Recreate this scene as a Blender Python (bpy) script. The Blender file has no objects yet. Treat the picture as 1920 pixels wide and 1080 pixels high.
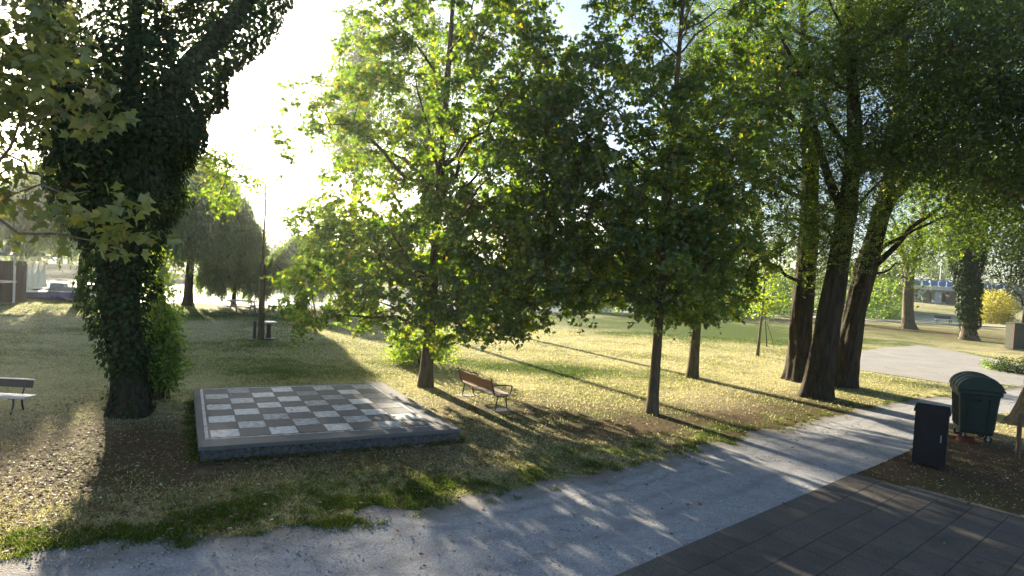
import bpy, bmesh, math, random
import numpy as np
from mathutils import Vector, Matrix

random.seed(7)
RNG = np.random.default_rng(11)
C = bpy.context.scene.collection
SC = bpy.context.scene

# ------------------------------------------------------------------ camera
H, FPX, ROLL, HORIZON = 3.8, 1150.0, math.radians(3.2), 502.0
PITCH = math.atan((540 - HORIZON) / FPX)
_F = Vector((0, math.cos(PITCH), -math.sin(PITCH)))
_R0 = Vector((1, 0, 0)); _U0 = Vector((0, math.sin(PITCH), math.cos(PITCH)))
_R = _R0 * math.cos(ROLL) + _U0 * math.sin(ROLL)
_U = _U0 * math.cos(ROLL) - _R0 * math.sin(ROLL)
cam_d = bpy.data.cameras.new('camera'); cam = bpy.data.objects.new('camera', cam_d); C.objects.link(cam)
cam_d.sensor_width = 36; cam_d.lens = 36 * FPX / 1920; cam_d.clip_end = 6000; cam_d.clip_start = 0.1
cam.matrix_world = Matrix(((_R.x, _U.x, -_F.x, 0), (_R.y, _U.y, -_F.y, 0), (_R.z, _U.z, -_F.z, H), (0, 0, 0, 1)))
SC.camera = cam

# ------------------------------------------------------------------ light
SUN_AZ, SUN_EL = math.radians(-32.0), math.radians(15.5)     # azimuth from +Y towards +X
w = bpy.data.worlds.new('World'); SC.world = w; w.use_nodes = True
nt = w.node_tree; nt.nodes.clear()
sky = nt.nodes.new('ShaderNodeTexSky'); sky.sky_type = 'NISHITA'; sky.sun_disc = False
sky.sun_elevation = SUN_EL; sky.sun_rotation = SUN_AZ
sky.air_density = 0.8; sky.dust_density = 1.0; sky.ozone_density = 1.5
bg = nt.nodes.new('ShaderNodeBackground'); bg.inputs[1].default_value = 0.05
wo = nt.nodes.new('ShaderNodeOutputWorld')
nt.links.new(sky.outputs[0], bg.inputs[0]); nt.links.new(bg.outputs[0], wo.inputs[0])
sd = bpy.data.lights.new('sun', 'SUN'); sun = bpy.data.objects.new('sun', sd); C.objects.link(sun)
sd.energy = 5.0; sd.angle = math.radians(0.6); sd.color = (1.0, 0.87, 0.66)
SDIR = Vector((math.sin(SUN_AZ) * math.cos(SUN_EL), math.cos(SUN_AZ) * math.cos(SUN_EL), math.sin(SUN_EL)))
sun.rotation_euler = SDIR.to_track_quat('Z', 'Y').to_euler(); sun.location = (0, 0, 40)
vs = SC.view_settings; vs.view_transform = 'Standard'; vs.look = 'None'; vs.gamma = 1; vs.exposure = 2.45
SC.render.engine = 'CYCLES'
cy = SC.cycles; cy.max_bounces = 8; cy.diffuse_bounces = 6; cy.glossy_bounces = 3; cy.transmission_bounces = 4
cy.transparent_max_bounces = 6; cy.volume_bounces = 1; cy.use_denoising = True; cy.sample_clamp_indirect = 6

# ------------------------------------------------------------------ picture-to-place helper
def ray(px, py):
    return _F + _R * ((px - 960) / FPX) + _U * ((540 - py) / FPX)
def at(px, py, z=0.0):
    d = ray(px, py); t = (z - H) / d.z
    return Vector((d.x * t, d.y * t, z))
def at_d(px, py, depth):
    d = ray(px, py); t = depth / d.y
    return Vector((d.x * t, depth, H + d.z * t))
def to_px(p):
    v = Vector(p) - Vector((0, 0, H)); k = v.dot(_F)
    return 960 + FPX * v.dot(_R) / k, 540 - FPX * v.dot(_U) / k, k

# ------------------------------------------------------------------ noise (numpy value noise)
_T = np.random.default_rng(3).random(4096)
def vnoise(P):
    P = np.atleast_2d(np.asarray(P, float)); i = np.floor(P).astype(np.int64); f = P - i; f = f * f * (3 - 2 * f)
    if P.shape[1] == 2:
        i = np.c_[i, np.zeros(len(i), int)]; f = np.c_[f, np.zeros(len(f))]
    def h(a, b, c): return _T[(a * 73856093 ^ b * 19349663 ^ c * 83492791) & 4095]
    x, y, z = i.T; fx, fy, fz = f.T; o = 0
    for dx in (0, 1):
        for dy in (0, 1):
            for dz in (0, 1):
                o = o + h(x + dx, y + dy, z + dz) * (fx if dx else 1 - fx) * (fy if dy else 1 - fy) * (fz if dz else 1 - fz)
    return o
def fbm(P, oct=3):
    P = np.atleast_2d(np.asarray(P, float)); s = 0; a = 0.5; n = 0
    for k in range(oct):
        s = s + a * vnoise(P * 2 ** k + 17.3 * k); n += a; a *= 0.5
    return s / n

# ------------------------------------------------------------------ materials
def new_mat(name):
    m = bpy.data.materials.new(name); m.use_nodes = True; t = m.node_tree; t.nodes.clear()
    o = t.nodes.new('ShaderNodeOutputMaterial'); return m, t, o
def N(t, kind, **kw):
    n = t.nodes.new(kind)
    for k, v in kw.items():
        if k in n.inputs.keys() if hasattr(n.inputs, 'keys') else False: n.inputs[k].default_value = v
        else: setattr(n, k, v)
    return n
def ramp(t, fac, stops):
    r = t.nodes.new('ShaderNodeValToRGB'); e = r.color_ramp.elements
    e[0].position, e[0].color = stops[0][0], (*stops[0][1], 1)
    e[1].position, e[1].color = stops[-1][0], (*stops[-1][1], 1)
    for p, c in stops[1:-1]:
        k = e.new(p); k.color = (*c, 1)
    if fac is not None: t.links.new(fac, r.inputs[0])
    return r.outputs[0]
def noise(t, scale, detail=4, rough=0.55, vec=None, stretch=None, kind='Fac'):
    n = t.nodes.new('ShaderNodeTexNoise'); n.inputs['Scale'].default_value = scale
    n.inputs['Detail'].default_value = detail; n.inputs['Roughness'].default_value = rough
    if vec is None:
        g = t.nodes.new('ShaderNodeNewGeometry'); vec = g.outputs['Position']
    if stretch:
        mp = t.nodes.new('ShaderNodeMapping'); mp.inputs['Scale'].default_value = stretch
        t.links.new(vec, mp.inputs[0]); vec = mp.outputs[0]
    t.links.new(vec, n.inputs['Vector']); return n.outputs[kind]
def objvec(t):
    return t.nodes.new('ShaderNodeTexCoord').outputs['Object']
def mix(t, fac, a, b, mode='MIX'):
    m = t.nodes.new('ShaderNodeMix'); m.data_type = 'RGBA'; m.blend_type = mode
    for sock, v in ((m.inputs[0], fac), (m.inputs[6], a), (m.inputs[7], b)):
        if hasattr(v, 'is_linked') or isinstance(v, bpy.types.NodeSocket): t.links.new(v, sock)
        elif isinstance(v, (int, float)): sock.default_value = v
        else: sock.default_value = (*v, 1)
    return m.outputs[2]
def math_(t, op, a, b=0.0, clamp=False):
    m = t.nodes.new('ShaderNodeMath'); m.operation = op; m.use_clamp = clamp
    for sock, v in ((m.inputs[0], a), (m.inputs[1], b)):
        if isinstance(v, bpy.types.NodeSocket): t.links.new(v, sock)
        else: sock.default_value = v
    return m.outputs[0]
def attr(t, name):
    a = t.nodes.new('ShaderNodeAttribute'); a.attribute_name = name; return a.outputs['Fac']
def bsdf(t, o, col, rough=0.8, spec=0.3, metal=0.0, bump=None, bstr=0.4, bdist=0.02):
    b = t.nodes.new('ShaderNodeBsdfPrincipled')
    if isinstance(col, bpy.types.NodeSocket): t.links.new(col, b.inputs['Base Color'])
    else: b.inputs['Base Color'].default_value = (*col, 1)
    if isinstance(rough, bpy.types.NodeSocket): t.links.new(rough, b.inputs['Roughness'])
    else: b.inputs['Roughness'].default_value = rough
    b.inputs['Specular IOR Level'].default_value = spec; b.inputs['Metallic'].default_value = metal
    if bump is not None:
        bp = t.nodes.new('ShaderNodeBump'); bp.inputs['Strength'].default_value = bstr; bp.inputs['Distance'].default_value = bdist
        t.links.new(bump, bp.inputs['Height']); t.links.new(bp.outputs[0], b.inputs['Normal'])
    t.links.new(b.outputs[0], o.inputs[0]); return b
def simple(name, c1, c2, scale=6, rough=0.7, spec=0.3, stretch=None, bstr=0.3, bdist=0.01, metal=0.0):
    m, t, o = new_mat(name); v = objvec(t)
    n = noise(t, scale, 5, 0.6, v, stretch)
    bsdf(t, o, ramp(t, n, [(0.3, c1), (0.7, c2)]), rough, spec, metal, n, bstr, bdist); return m
def leafmat(name, stops, trans=0.5, tboost=(1.5, 1.6, 0.8), gloss=0.06):
    m, t, o = new_mat(name)
    col = ramp(t, attr(t, 'tint'), stops)
    d = t.nodes.new('ShaderNodeBsdfDiffuse'); t.links.new(col, d.inputs[0])
    tr = t.nodes.new('ShaderNodeBsdfTranslucent')
    t.links.new(mix(t, 1.0, col, tboost, 'MULTIPLY'), tr.inputs[0])
    s = t.nodes.new('ShaderNodeMixShader'); s.inputs[0].default_value = trans
    t.links.new(d.outputs[0], s.inputs[1]); t.links.new(tr.outputs[0], s.inputs[2])
    g = t.nodes.new('ShaderNodeBsdfGlossy'); g.inputs['Roughness'].default_value = 0.45; g.inputs[0].default_value = (.8, .85, .9, 1)
    s2 = t.nodes.new('ShaderNodeMixShader'); s2.inputs[0].default_value = gloss
    t.links.new(s.outputs[0], s2.inputs[1]); t.links.new(g.outputs[0], s2.inputs[2]); t.links.new(s2.outputs[0], o.inputs[0])
    return m

M = {}
M['maple'] = leafmat('maple_leaf', [(0, (.030, .058, .012)), (.55, (.055, .095, .016)), (.80, (.105, .15, .02)), (.93, (.22, .20, .03)), (1, (.17, .10, .03))], .58, (3.3, 3.3, .8))
M['plane'] = leafmat('plane_leaf', [(0, (.085, .105, .03)), (.6, (.15, .175, .045)), (.9, (.25, .24, .06)), (1, (.28, .19, .06))], .4)
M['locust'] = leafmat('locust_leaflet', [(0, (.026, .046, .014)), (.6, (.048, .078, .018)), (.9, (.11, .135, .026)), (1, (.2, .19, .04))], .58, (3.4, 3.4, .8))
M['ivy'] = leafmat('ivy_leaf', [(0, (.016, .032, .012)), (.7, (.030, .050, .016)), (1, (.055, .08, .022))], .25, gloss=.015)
M['willow'] = leafmat('willow_leaf', [(0, (.085, .135, .04)), (.6, (.13, .19, .055)), (1, (.22, .28, .07))], .5)
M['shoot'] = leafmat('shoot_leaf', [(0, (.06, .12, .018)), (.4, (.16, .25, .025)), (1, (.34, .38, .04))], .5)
M['bush'] = leafmat('bush_leaf', [(0, (.10, .17, .02)), (.5, (.18, .26, .025)), (1, (.34, .36, .04))], .55)
M['gold'] = leafmat('golden_leaf', [(0, (.20, .19, .03)), (.5, (.36, .31, .045)), (1, (.50, .42, .07))], .5)
M['fartree'] = leafmat('distant_leaf', [(0, (.055, .085, .03)), (.6, (.095, .13, .04)), (1, (.17, .18, .05))], .45)
M['blade'] = leafmat('grass_blade', [(0, (.045, .085, .015)), (.30, (.11, .15, .025)), (.55, (.43, .40, .20)), (.85, (.57, .51, .31)), (1, (.22, .145, .07))], .45, (1.25, 1.25, .9), 0.0)
M['litter'] = leafmat('dry_leaf', [(0, (.09, .045, .025)), (.5, (.20, .115, .055)), (.85, (.36, .25, .13)), (1, (.62, .54, .40))], .2, (1, 1, 1), .02)

def bark(name, c1, c2, stretch=(1, 1, .22), scale=9, bd=.05):
    m, t, o = new_mat(name); v = objvec(t)
    a = noise(t, scale, 6, .65, v, stretch); b = noise(t, 1.3, 3, .5, v)
    col = mix(t, math_(t, 'MULTIPLY', b, .5), ramp(t, a, [(.32, c1), (.62, c2)]), (.05, .055, .03))
    bsdf(t, o, col, .95, .1, 0, a, .9, bd); return m
M['bark_dark'] = bark('locust_bark', (.007, .006, .005), (.062, .046, .037))
M['bark'] = bark('maple_bark', (.05, .038, .026), (.15, .115, .08), scale=14, bd=.02)
M['bark_pale'] = bark('pale_bark', (.07, .055, .042), (.22, .18, .13), scale=10)

# ------------------------------------------------------------------ mesh helpers
def put(name, me, mat=None, parent=None, **props):
    o = bpy.data.objects.new(name, me); C.objects.link(o)
    if mat is not None and me is not None and len(me.materials) == 0: me.materials.append(mat)
    if parent is not None: o.parent = parent
    for k, v in props.items(): o[k] = v
    return o
def thing(name, label, cat, loc=(0, 0, 0), rz=0.0, group=None):
    o = bpy.data.objects.new(name, None); C.objects.link(o); o.location = loc; o.rotation_euler = (0, 0, rz)
    o.empty_display_size = .2; o['label'] = label; o['category'] = cat
    if group: o['group'] = group
    return o
def tag(o, label, cat, group=None):
    o['label'] = label; o['category'] = cat
    if group: o['group'] = group
    return o
def mesh_np(name, V, faces_k, tint=None, smooth=False):
    """V (n,3); faces_k (m,k) index array of equal-sized faces."""
    me = bpy.data.meshes.new(name); V = np.ascontiguousarray(V, np.float32); Fk = np.ascontiguousarray(faces_k, np.int32)
    m, k = Fk.shape
    me.vertices.add(len(V)); me.vertices.foreach_set('co', V.ravel())
    me.loops.add(m * k); me.loops.foreach_set('vertex_index', Fk.ravel())
    me.polygons.add(m); me.polygons.foreach_set('loop_start', np.arange(m, dtype=np.int32) * k)
    me.update(calc_edges=True)
    me.polygons.foreach_set('use_smooth', np.full(m, smooth))
    if tint is not None:
        a = me.attributes.new('tint', 'FLOAT', 'FACE'); a.data.foreach_set('value', np.ascontiguousarray(tint, np.float32))
    return me
def unit(v):
    return v / (np.linalg.norm(v, axis=-1, keepdims=True) + 1e-9)
def leaves(name, P, size, tmpl, tint, up=.5, hang=.0, nrm=None, axis=None, rng=RNG):
    """place a leaf template (k,3) at each P: y of the template is the leaf's axis, z its normal."""
    n = len(P); r = unit(rng.normal(size=(n, 3)))
    nv = unit(r * (1 - up) + np.array([0, 0, up])) if nrm is None else unit(nrm + r * .45)
    ax = unit(rng.normal(size=(n, 3))) if axis is None else axis + .35 * rng.normal(size=(n, 3))
    ax = ax + np.array([0, 0, -hang])
    ax = unit(ax - nv * np.sum(ax * nv, 1, keepdims=True)); bx = np.cross(ax, nv)
    T = np.asarray(tmpl, float); k = len(T); s = np.asarray(size).reshape(-1, 1, 1) * np.ones((n, 1, 1))
    V = P[:, None, :] + s * (T[None, :, 0:1] * bx[:, None, :] + T[None, :, 1:2] * ax[:, None, :] + T[None, :, 2:3] * nv[:, None, :])
    return mesh_np(name, V.reshape(-1, 3), np.arange(n * k).reshape(n, k), tint)
MAPLE = [(0, 0, 0), (.30, .02, -.05), (.22, .20, .0), (.52, .42, -.08), (.24, .52, .02), (.0, 1.0, -.06), (-.24, .52, .02), (-.52, .42, -.08), (-.22, .20, .0), (-.30, .02, -.05)]
OVAL = [(0, 0, 0), (.27, .45, -.06), (0, 1, 0), (-.27, .45, -.06)]
SLIM = [(0, 0, 0), (.10, .4, 0), (0, 1, 0), (-.10, .4, 0)]
IVYL = [(0, 0, 0), (.42, .25, -.06), (.25, .6, 0), (0, 1, -.08), (-.25, .6, 0), (-.42, .25, -.06)]

class Wood:
    """collects tapered tubes into one mesh (all quads)."""
    def __init__(s): s.V = []; s.F = []; s.n = 0
    def tube(s, pts, rad, sides=6, furrow=0.0, seed=0, flare=0.0, cap=False):
        pts = np.asarray(pts, float); rad = np.asarray(rad, float); m = len(pts)
        d = np.gradient(pts, axis=0); d = unit(d)
        ref = np.array([0, 1, 0]) if abs(d[0, 1]) < .8 else np.array([1, 0, 0])
        a = unit(np.cross(d, ref)); b = np.cross(d, a)
        th = np.arange(sides) * 2 * math.pi / sides
        R = np.repeat(rad[:, None], sides, 1)
        if furrow:
            ln = np.r_[0, np.cumsum(np.linalg.norm(np.diff(pts, axis=0), axis=1))]
            q = np.stack(np.broadcast_arrays(np.cos(th)[None, :] * 4.6 + seed, np.sin(th)[None, :] * 4.6, ln[:, None] * .6), -1).reshape(-1, 3)
            R = R * (1 + furrow * 2 * (fbm(q, 3).reshape(R.shape) - .5))
            if flare:
                lob = .6 + .8 * vnoise(np.c_[np.cos(th) * 1.6 + seed, np.sin(th) * 1.6 + 5]).reshape(1, -1)
                R = R * (1 + flare * lob * np.exp(-ln[:, None] / .38))
        V = pts[:, None, :] + R[..., None] * (np.cos(th)[None, :, None] * a[:, None, :] + np.sin(th)[None, :, None] * b[:, None, :])
        i = s.n + np.arange(m * sides).reshape(m, sides)
        q = np.stack([i[:-1], np.roll(i, -1, 1)[:-1], np.roll(i, -1, 1)[1:], i[1:]], -1).reshape(-1, 4)
        s.V.append(V.reshape(-1, 3)); s.F.append(q); s.n += m * sides
        if cap:
            c = s.n; s.V.append(pts[-1:] + d[-1:] * rad[-1] * .4); s.n += 1; l = i[-1]
            s.F.append(np.stack([l[0::2], l[1::2], np.roll(l[0::2], -1), np.full(len(l[0::2]), c)], -1))
    def mesh(s, name): return mesh_np(name, np.concatenate(s.V), np.concatenate(s.F), smooth=True)
def bez(a, c, b, n=9):
    t = np.linspace(0, 1, n)[:, None]; return (1 - t) ** 2 * a + 2 * t * (1 - t) * c + t * t * b
def poly_interp(P, n):
    P = np.asarray(P, float); L = np.r_[0, np.cumsum(np.linalg.norm(np.diff(P, axis=0), axis=1))]
    t = np.linspace(0, L[-1], n)
    # smooth by catmull-like resample
    Q = np.stack([np.interp(t, L, P[:, k]) for k in range(P.shape[1])], 1)
    for _ in range(3):
        Q[1:-1] = .25 * Q[:-2] + .5 * Q[1:-1] + .25 * Q[2:]
    return Q
def grow(wood, trunk, trad, clusters, nlimb, zmin, rng, limb_r=.35, twig_r=.010, up=.16, sides=6):
    """limbs from the trunk to spread-out clusters, a twig from the nearest limb to every cluster."""
    cl = np.asarray(clusters); idx = [int(rng.integers(len(cl)))]
    dmin = np.linalg.norm(cl - cl[idx[0]], axis=1)
    for _ in range(min(nlimb, len(cl)) - 1):
        j = int(np.argmax(dmin * rng.uniform(.7, 1, len(cl)))); idx.append(j); dmin = np.minimum(dmin, np.linalg.norm(cl - cl[j], axis=1))
    pts = [trunk[len(trunk) // 2:]]
    for j in idx:
        tip = cl[j]; dh = np.min(np.linalg.norm(trunk[:, :2] - tip[:2], axis=1))
        zs = np.clip(tip[2] - dh * rng.uniform(.45, .95), zmin, trunk[-1, 2] * .97)
        k = int(np.argmin(np.abs(trunk[:, 2] - zs))); s0 = trunk[k]; ln = np.linalg.norm(tip - s0)
        c = s0 + (tip - s0) * .5 + np.array([0, 0, up * ln]) + rng.normal(size=3) * .05 * ln
        p = bez(s0, c, tip, 10); p[1:-1] += rng.normal(size=(8, 3)) * .018 * ln
        r0 = max(.018, min(trad[k] * limb_r * 1.5, .018 * ln + .012)); r0 = min(r0, trad[k] * .8)
        wood.tube(p, np.linspace(r0, .008, 10), sides); pts.append(p[2:])
    A = np.concatenate(pts)
    for q in cl:
        d = np.linalg.norm(A - q, axis=1) + .6 * np.maximum(0, A[:, 2] - q[2]); k = int(np.argmin(d))
        if d[k] < .08: continue
        s0 = A[k]; mid = (s0 + q) / 2 + np.array([0, 0, .08 * d[k]]) + rng.normal(size=3) * .04 * d[k]
        wood.tube(np.array([s0, mid, q]), [twig_r, twig_r * .75, twig_r * .4], 3)
def in_profile(n, prof, axis_fn, rng, shell=.55, gap=.0, gscale=.6, squash=None):
    """cluster centres inside a body of revolution prof [(z,r)...] about axis_fn(z)->(x,y)."""
    pz = np.array([p[0] for p in prof]); pr = np.array([p[1] for p in prof]); out = []
    zs = np.linspace(pz[0], pz[-1], 200); wgt = np.interp(zs, pz, pr) ** 1.6 + .05; wgt /= wgt.sum()
    while len(out) < n:
        z = rng.choice(zs, 256, p=wgt) + rng.normal(size=256) * .1; r = np.interp(z, pz, pr); th = rng.uniform(0, 2 * math.pi, 256)
        lob = .55 + .85 * vnoise(np.c_[np.cos(th) * 2.2 + 9, np.sin(th) * 2.2, z * .75])
        rr = r * lob * rng.uniform(0, 1, 256) ** (1 - shell * .75)
        ax = np.array([axis_fn(q) for q in z]); P = np.c_[ax[:, 0] + rr * np.cos(th), ax[:, 1] + rr * np.sin(th), z]
        ok = vnoise(P * gscale + 31.7) > gap * np.clip(.66 + (z - pz[0]) / 12, .66, .98)
        out.extend(P[ok].tolist())
    return np.array(out[:n])
def ellipsoids(n, els, rng, shell=.6, gap=.0, gscale=.6):
    out = []; wt = np.array([e[1][0] * e[1][1] * e[1][2] * (e[2] if len(e) > 2 else 1) for e in els]) ** .8; wt /= wt.sum()
    while len(out) < n:
        k = rng.choice(len(els), p=wt); c, r = np.array(els[k][0]), np.array(els[k][1])
        d = unit(rng.normal(size=(1, 3)))[0]; p = c + d * r * rng.uniform() ** (1 / (3 - 2 * 0) * (1 - shell * .8))
        if vnoise(p[None] * gscale + 31.7)[0] > gap: out.append(p)
    return np.array(out)
def scatter(cl, per, sig, rng, zs=.7):
    P = np.repeat(cl, per, 0); return P + rng.normal(size=P.shape) * np.array([sig, sig, sig * zs])
def twigs(wood, S, E_, r0=.006, r1=.002):
    """many straight three-sided twigs from S to E at once."""
    d = unit(E_ - S); a = unit(np.cross(d, np.array([.3, .5, .81]))); b = np.cross(d, a); n = len(S); V = np.empty((n, 6, 3))
    for k in range(3):
        o = a * math.cos(k * 2.0944) + b * math.sin(k * 2.0944); V[:, k] = S + o * r0; V[:, 3 + k] = E_ + o * r1
    i = wood.n + np.arange(n * 6).reshape(n, 6)
    for k in range(3): wood.F.append(np.stack([i[:, k], i[:, (k + 1) % 3], i[:, 3 + (k + 1) % 3], i[:, 3 + k]], -1))
    wood.V.append(V.reshape(-1, 3)); wood.n += n * 6
def sprays(wood, cl, axis_xy, k, per, rng, ln=.5, droop=.35):
    """k leafy twiglets per cluster, pointing outward and drooping; leaves sit along them."""
    C_ = np.repeat(cl, k, 0); out = C_ - np.c_[axis_xy[0] + 0 * C_[:, 0], axis_xy[1] + 0 * C_[:, 0], C_[:, 2]]
    d = unit(unit(out) * .7 + rng.normal(size=C_.shape) * np.array([.8, .8, .5]) + np.array([0, 0, -droop * .5])); L = ln * rng.uniform(.5, 1.25, len(C_))
    E_ = C_ + d * L[:, None] + np.array([0, 0, -1]) * (droop * L * .5)[:, None]; twigs(wood, C_, E_)
    f = rng.uniform(.15, 1.05, (len(C_), per, 1)); P = C_[:, None] * (1 - f) + E_[:, None] * f + rng.normal(size=(len(C_), per, 3)) * np.array([.05, .05, .035])
    A = np.repeat(d, per, 0) + rng.normal(size=(len(C_) * per, 3)) * .5
    return P.reshape(-1, 3), A
def tints(P, rng, base=.4, spread=.22, clump=.5, cs=.7, yellow=.03, seed=0):
    t = base + spread * rng.normal(size=len(P)) + clump * (fbm(P * cs + seed, 2) - .5)
    t = np.clip(t, 0, .86); y = rng.random(len(P)) < yellow; t[y] = rng.uniform(.88, 1, y.sum()); return t

# ================================================================== SETTING
def v2(px, py): p = at(px, py); return np.array([p.x, p.y])
PATH_UP = np.array([v2(*q) for q in [(-260, 1085), (0, 1046), (150, 1030), (330, 1004), (560, 984), (800, 946), (1000, 914), (1150, 880), (1300, 842), (1500, 792), (1620, 766), (1720, 748), (1800, 740), (1880, 728), (1990, 722)]])
PATH_LO = np.array([v2(*q) for q in [(300, 1500), (600, 1400), (850, 1260), (1000, 1165), (1160, 1080), (1280, 1032), (1400, 985), (1500, 938), (1600, 890), (1660, 866), (1705, 845), (1745, 815), (1790, 792), (1880, 775), (1990, 770)]])
CORNER = v2(1600, 890); TU = v2(1160, 1080) - CORNER; TU /= np.linalg.norm(TU); TV = np.array([-TU[1], TU[0]])
TV = TV if TV[0] > 0 else -TV
SHORE_N = np.array([(-400, 30), (-60, 39.5), (-30, 41.5), (-22, 43.3), (-17, 44), (0, 53), (20, 67), (40, 76.5), (60, 79), (100, 82), (400, 95)], float)
SHORE_F = np.array([(-400, 70), (-60, 73), (-22, 76), (0, 82), (40, 93), (60, 95.5), (100, 98), (400, 112)], float)
def poly_dist(P, L):
    d = np.full(len(P), 1e9)
    for a, b in zip(L[:-1], L[1:]):
        ab = b - a; t = np.clip(((P - a) @ ab) / (ab @ ab), 0, 1); d = np.minimum(d, np.linalg.norm(P - a - t[:, None] * ab, axis=1))
    return d
def ground_z(x, y):
    x = np.asarray(x, float); y = np.asarray(y, float)
    wob = 1.2 * (vnoise(np.c_[x.ravel() * .18, y.ravel() * .02]).reshape(x.shape) - .5)
    yn = np.interp(x, SHORE_N[:, 0], SHORE_N[:, 1]) + wob; yf = np.interp(x, SHORE_F[:, 0], SHORE_F[:, 1]) + wob
    inn = np.clip((y - yn) / 1.2, 0, 1) * np.clip((yf - y) / 2.0, 0, 1)
    z = -1.3 * inn * inn * (3 - 2 * inn)
    far = np.clip((y - yf - 1) / 50, 0, 1); z = z + far * .9 + np.clip((y - 260) / 900, 0, 1) * 6
    mid = np.clip((y - 24) / 12, 0, 1) * (1 - inn)
    z = z + mid * .12 * (fbm(np.c_[x.ravel() * .12, y.ravel() * .12], 2).reshape(x.shape) - .5)
    return z
def masks(P):
    """green (lush), bare (brown earth) weights at plan points; from where the photo shows them."""
    P = np.asarray(P, float); n1 = fbm(P * .45 + 4, 3); n2 = fbm(P * 1.6 + 40, 3)
    dpath = poly_dist(P, PATH_UP)
    g = np.clip(.28 + 1.7 * (n1 - .5) + .9 * (n2 - .5), 0, 1) * .6
    def blob(px, py, rx, ry, k=1.0):
        c = v2(px, py); return k * np.exp(-(((P[:, 0] - c[0]) / rx) ** 2 + ((P[:, 1] - c[1]) / ry) ** 2))
    edge = np.exp(-((dpath - .55) / .75) ** 2) * np.clip((9.5 - P[:, 0]) / 4, 0, 1) * np.clip((P[:, 0] + 6.5) / 1.5, .25, 1)
    g = g + edge * (.22 + 2.2 * (n2 - .45)) + blob(560, 650, 5, 4, .45) + blob(480, 690, 3.5, 2.2, .5) + blob(980, 690, 2.6, 1.3, 1.0) + blob(1150, 700, 3.5, 1.8, .45)
    g = g + blob(1300, 620, 9, 9, .55) + blob(1480, 620, 8, 9, .45) + np.clip((P[:, 1] - 36) / 8, 0, 1) * .45 * np.clip((26 - P[:, 0]) / 10, .15, 1) + blob(250, 585, 12, 3, .6) + blob(1900, 690, 3.0, 1.4, .9)
    b = np.clip(1.3 * (n1 - .42) + .7 * (n2 - .5), 0, 1) * .5
    b = b + blob(230, 830, 2.6, 2.6, .75) + blob(280, 900, 3, 1.6, .5) + blob(60, 800, 2.6, 2.4, .2) + blob(1350, 800, 4.5, 2.2, .75) + blob(1000, 800, 3.5, 2.0, .55) + blob(1560, 770, 3.5, 3.0, .8)
    b = b + blob(1730, 622, 13, 11, .75) + blob(1800, 880, 4.2, 3.0, 1.7) + blob(930, 760, 2.2, 1.6, .5) + blob(650, 860, 3, 1.2, .45)
    b = b * np.clip(1.2 - g, 0, 1)
    return np.clip(g, 0, 1), np.clip(b, 0, 1)
def axis(fine0, fine1, step, lim0, lim1, grow_=1.12):
    a = list(np.arange(fine0, fine1, step)); s = step
    while a[-1] < lim1: s *= grow_; a.append(a[-1] + s)
    s = step; b = [fine0]
    while b[-1] > lim0: s *= grow_; b.append(b[-1] - s)
    return np.array(b[:0:-1] + a)
xs = axis(-32, 34, .33, -2600, 2600, 1.10); ys = axis(3, 62, .33, -60, 3200, 1.07)
X, Y = np.meshgrid(xs, ys); Z = ground_z(X, Y)
i = np.arange(X.size).reshape(X.shape)
gm = mesh_np('ground', np.c_[X.ravel(), Y.ravel(), Z.ravel()], np.stack([i[:-1, :-1], i[:-1, 1:], i[1:, 1:], i[1:, :-1]], -1).reshape(-1, 4), smooth=True)
gg, bb = masks(np.c_[X.ravel(), Y.ravel()])
for nm, arr in (('green', gg), ('bare', bb)):
    gm.attributes.new(nm, 'FLOAT', 'POINT').data.foreach_set('value', arr.astype(np.float32))
m, t, o = new_mat('dry_lawn')
nf = noise(t, 22, 6, .7); nm_ = noise(t, 3.2, 5, .62); nb = noise(t, 70, 3, .7, None, (1, .45, 1))
straw = ramp(t, nf, [(.25, (.21, .175, .08)), (.5, (.42, .385, .22)), (.75, (.56, .515, .33))])
earth = ramp(t, nf, [(.25, (.05, .033, .019)), (.55, (.11, .074, .043)), (.8, (.20, .14, .08))])
green = ramp(t, nf, [(.25, (.035, .058, .014)), (.55, (.075, .11, .022)), (.8, (.15, .17, .045))])
def soft(a, k, off): return math_(t, 'ADD', math_(t, 'MULTIPLY', attr(t, a), k), math_(t, 'MULTIPLY', math_(t, 'SUBTRACT', nm_, .5), off), True)
c = mix(t, soft('bare', 1.15, .9), straw, earth); c = mix(t, soft('green', 1.1, 1.0), c, green)
bsdf(t, o, c, .95, .05, 0, math_(t, 'ADD', nf, math_(t, 'MULTIPLY', nb, .6)), .8, .035)
put('ground', gm, m, kind='structure')

# gravel path
def resample(L, n):
    d = np.r_[0, np.cumsum(np.linalg.norm(np.diff(L, axis=0), axis=1))]; q = np.linspace(0, d[-1], n)
    return np.stack([np.interp(q, d, L[:, k]) for k in (0, 1)], 1)
n = 620; U_ = resample(PATH_UP, n); L_ = resample(PATH_LO, n)
for A, amp, sd_ in ((U_, .42, 0), (L_, .05, 50)):
    for k in range(4): A[3:-3] = (A[:-6] + A[3:-3] * 2 + A[6:]) / 4
nrm_ = unit(U_ - L_)
U_ = U_ + nrm_ * (.75 * (fbm(U_ * 1.1, 4) - .5) + .45 * (fbm(U_ * 4.5 + 9, 3) - .5))[:, None]
kk = 14; s_ = np.linspace(0, 1, kk); G = L_[:, None] * (1 - s_)[None, :, None] + U_[:, None] * s_[None, :, None]
i = np.arange(n * kk).reshape(n, kk)
m, t, o = new_mat('gravel')
vo = t.nodes.new('ShaderNodeTexVoronoi'); vo.inputs['Scale'].default_value = 42
g_ = t.nodes.new('ShaderNodeNewGeometry'); t.links.new(g_.outputs['Position'], vo.inputs['Vector'])
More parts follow.
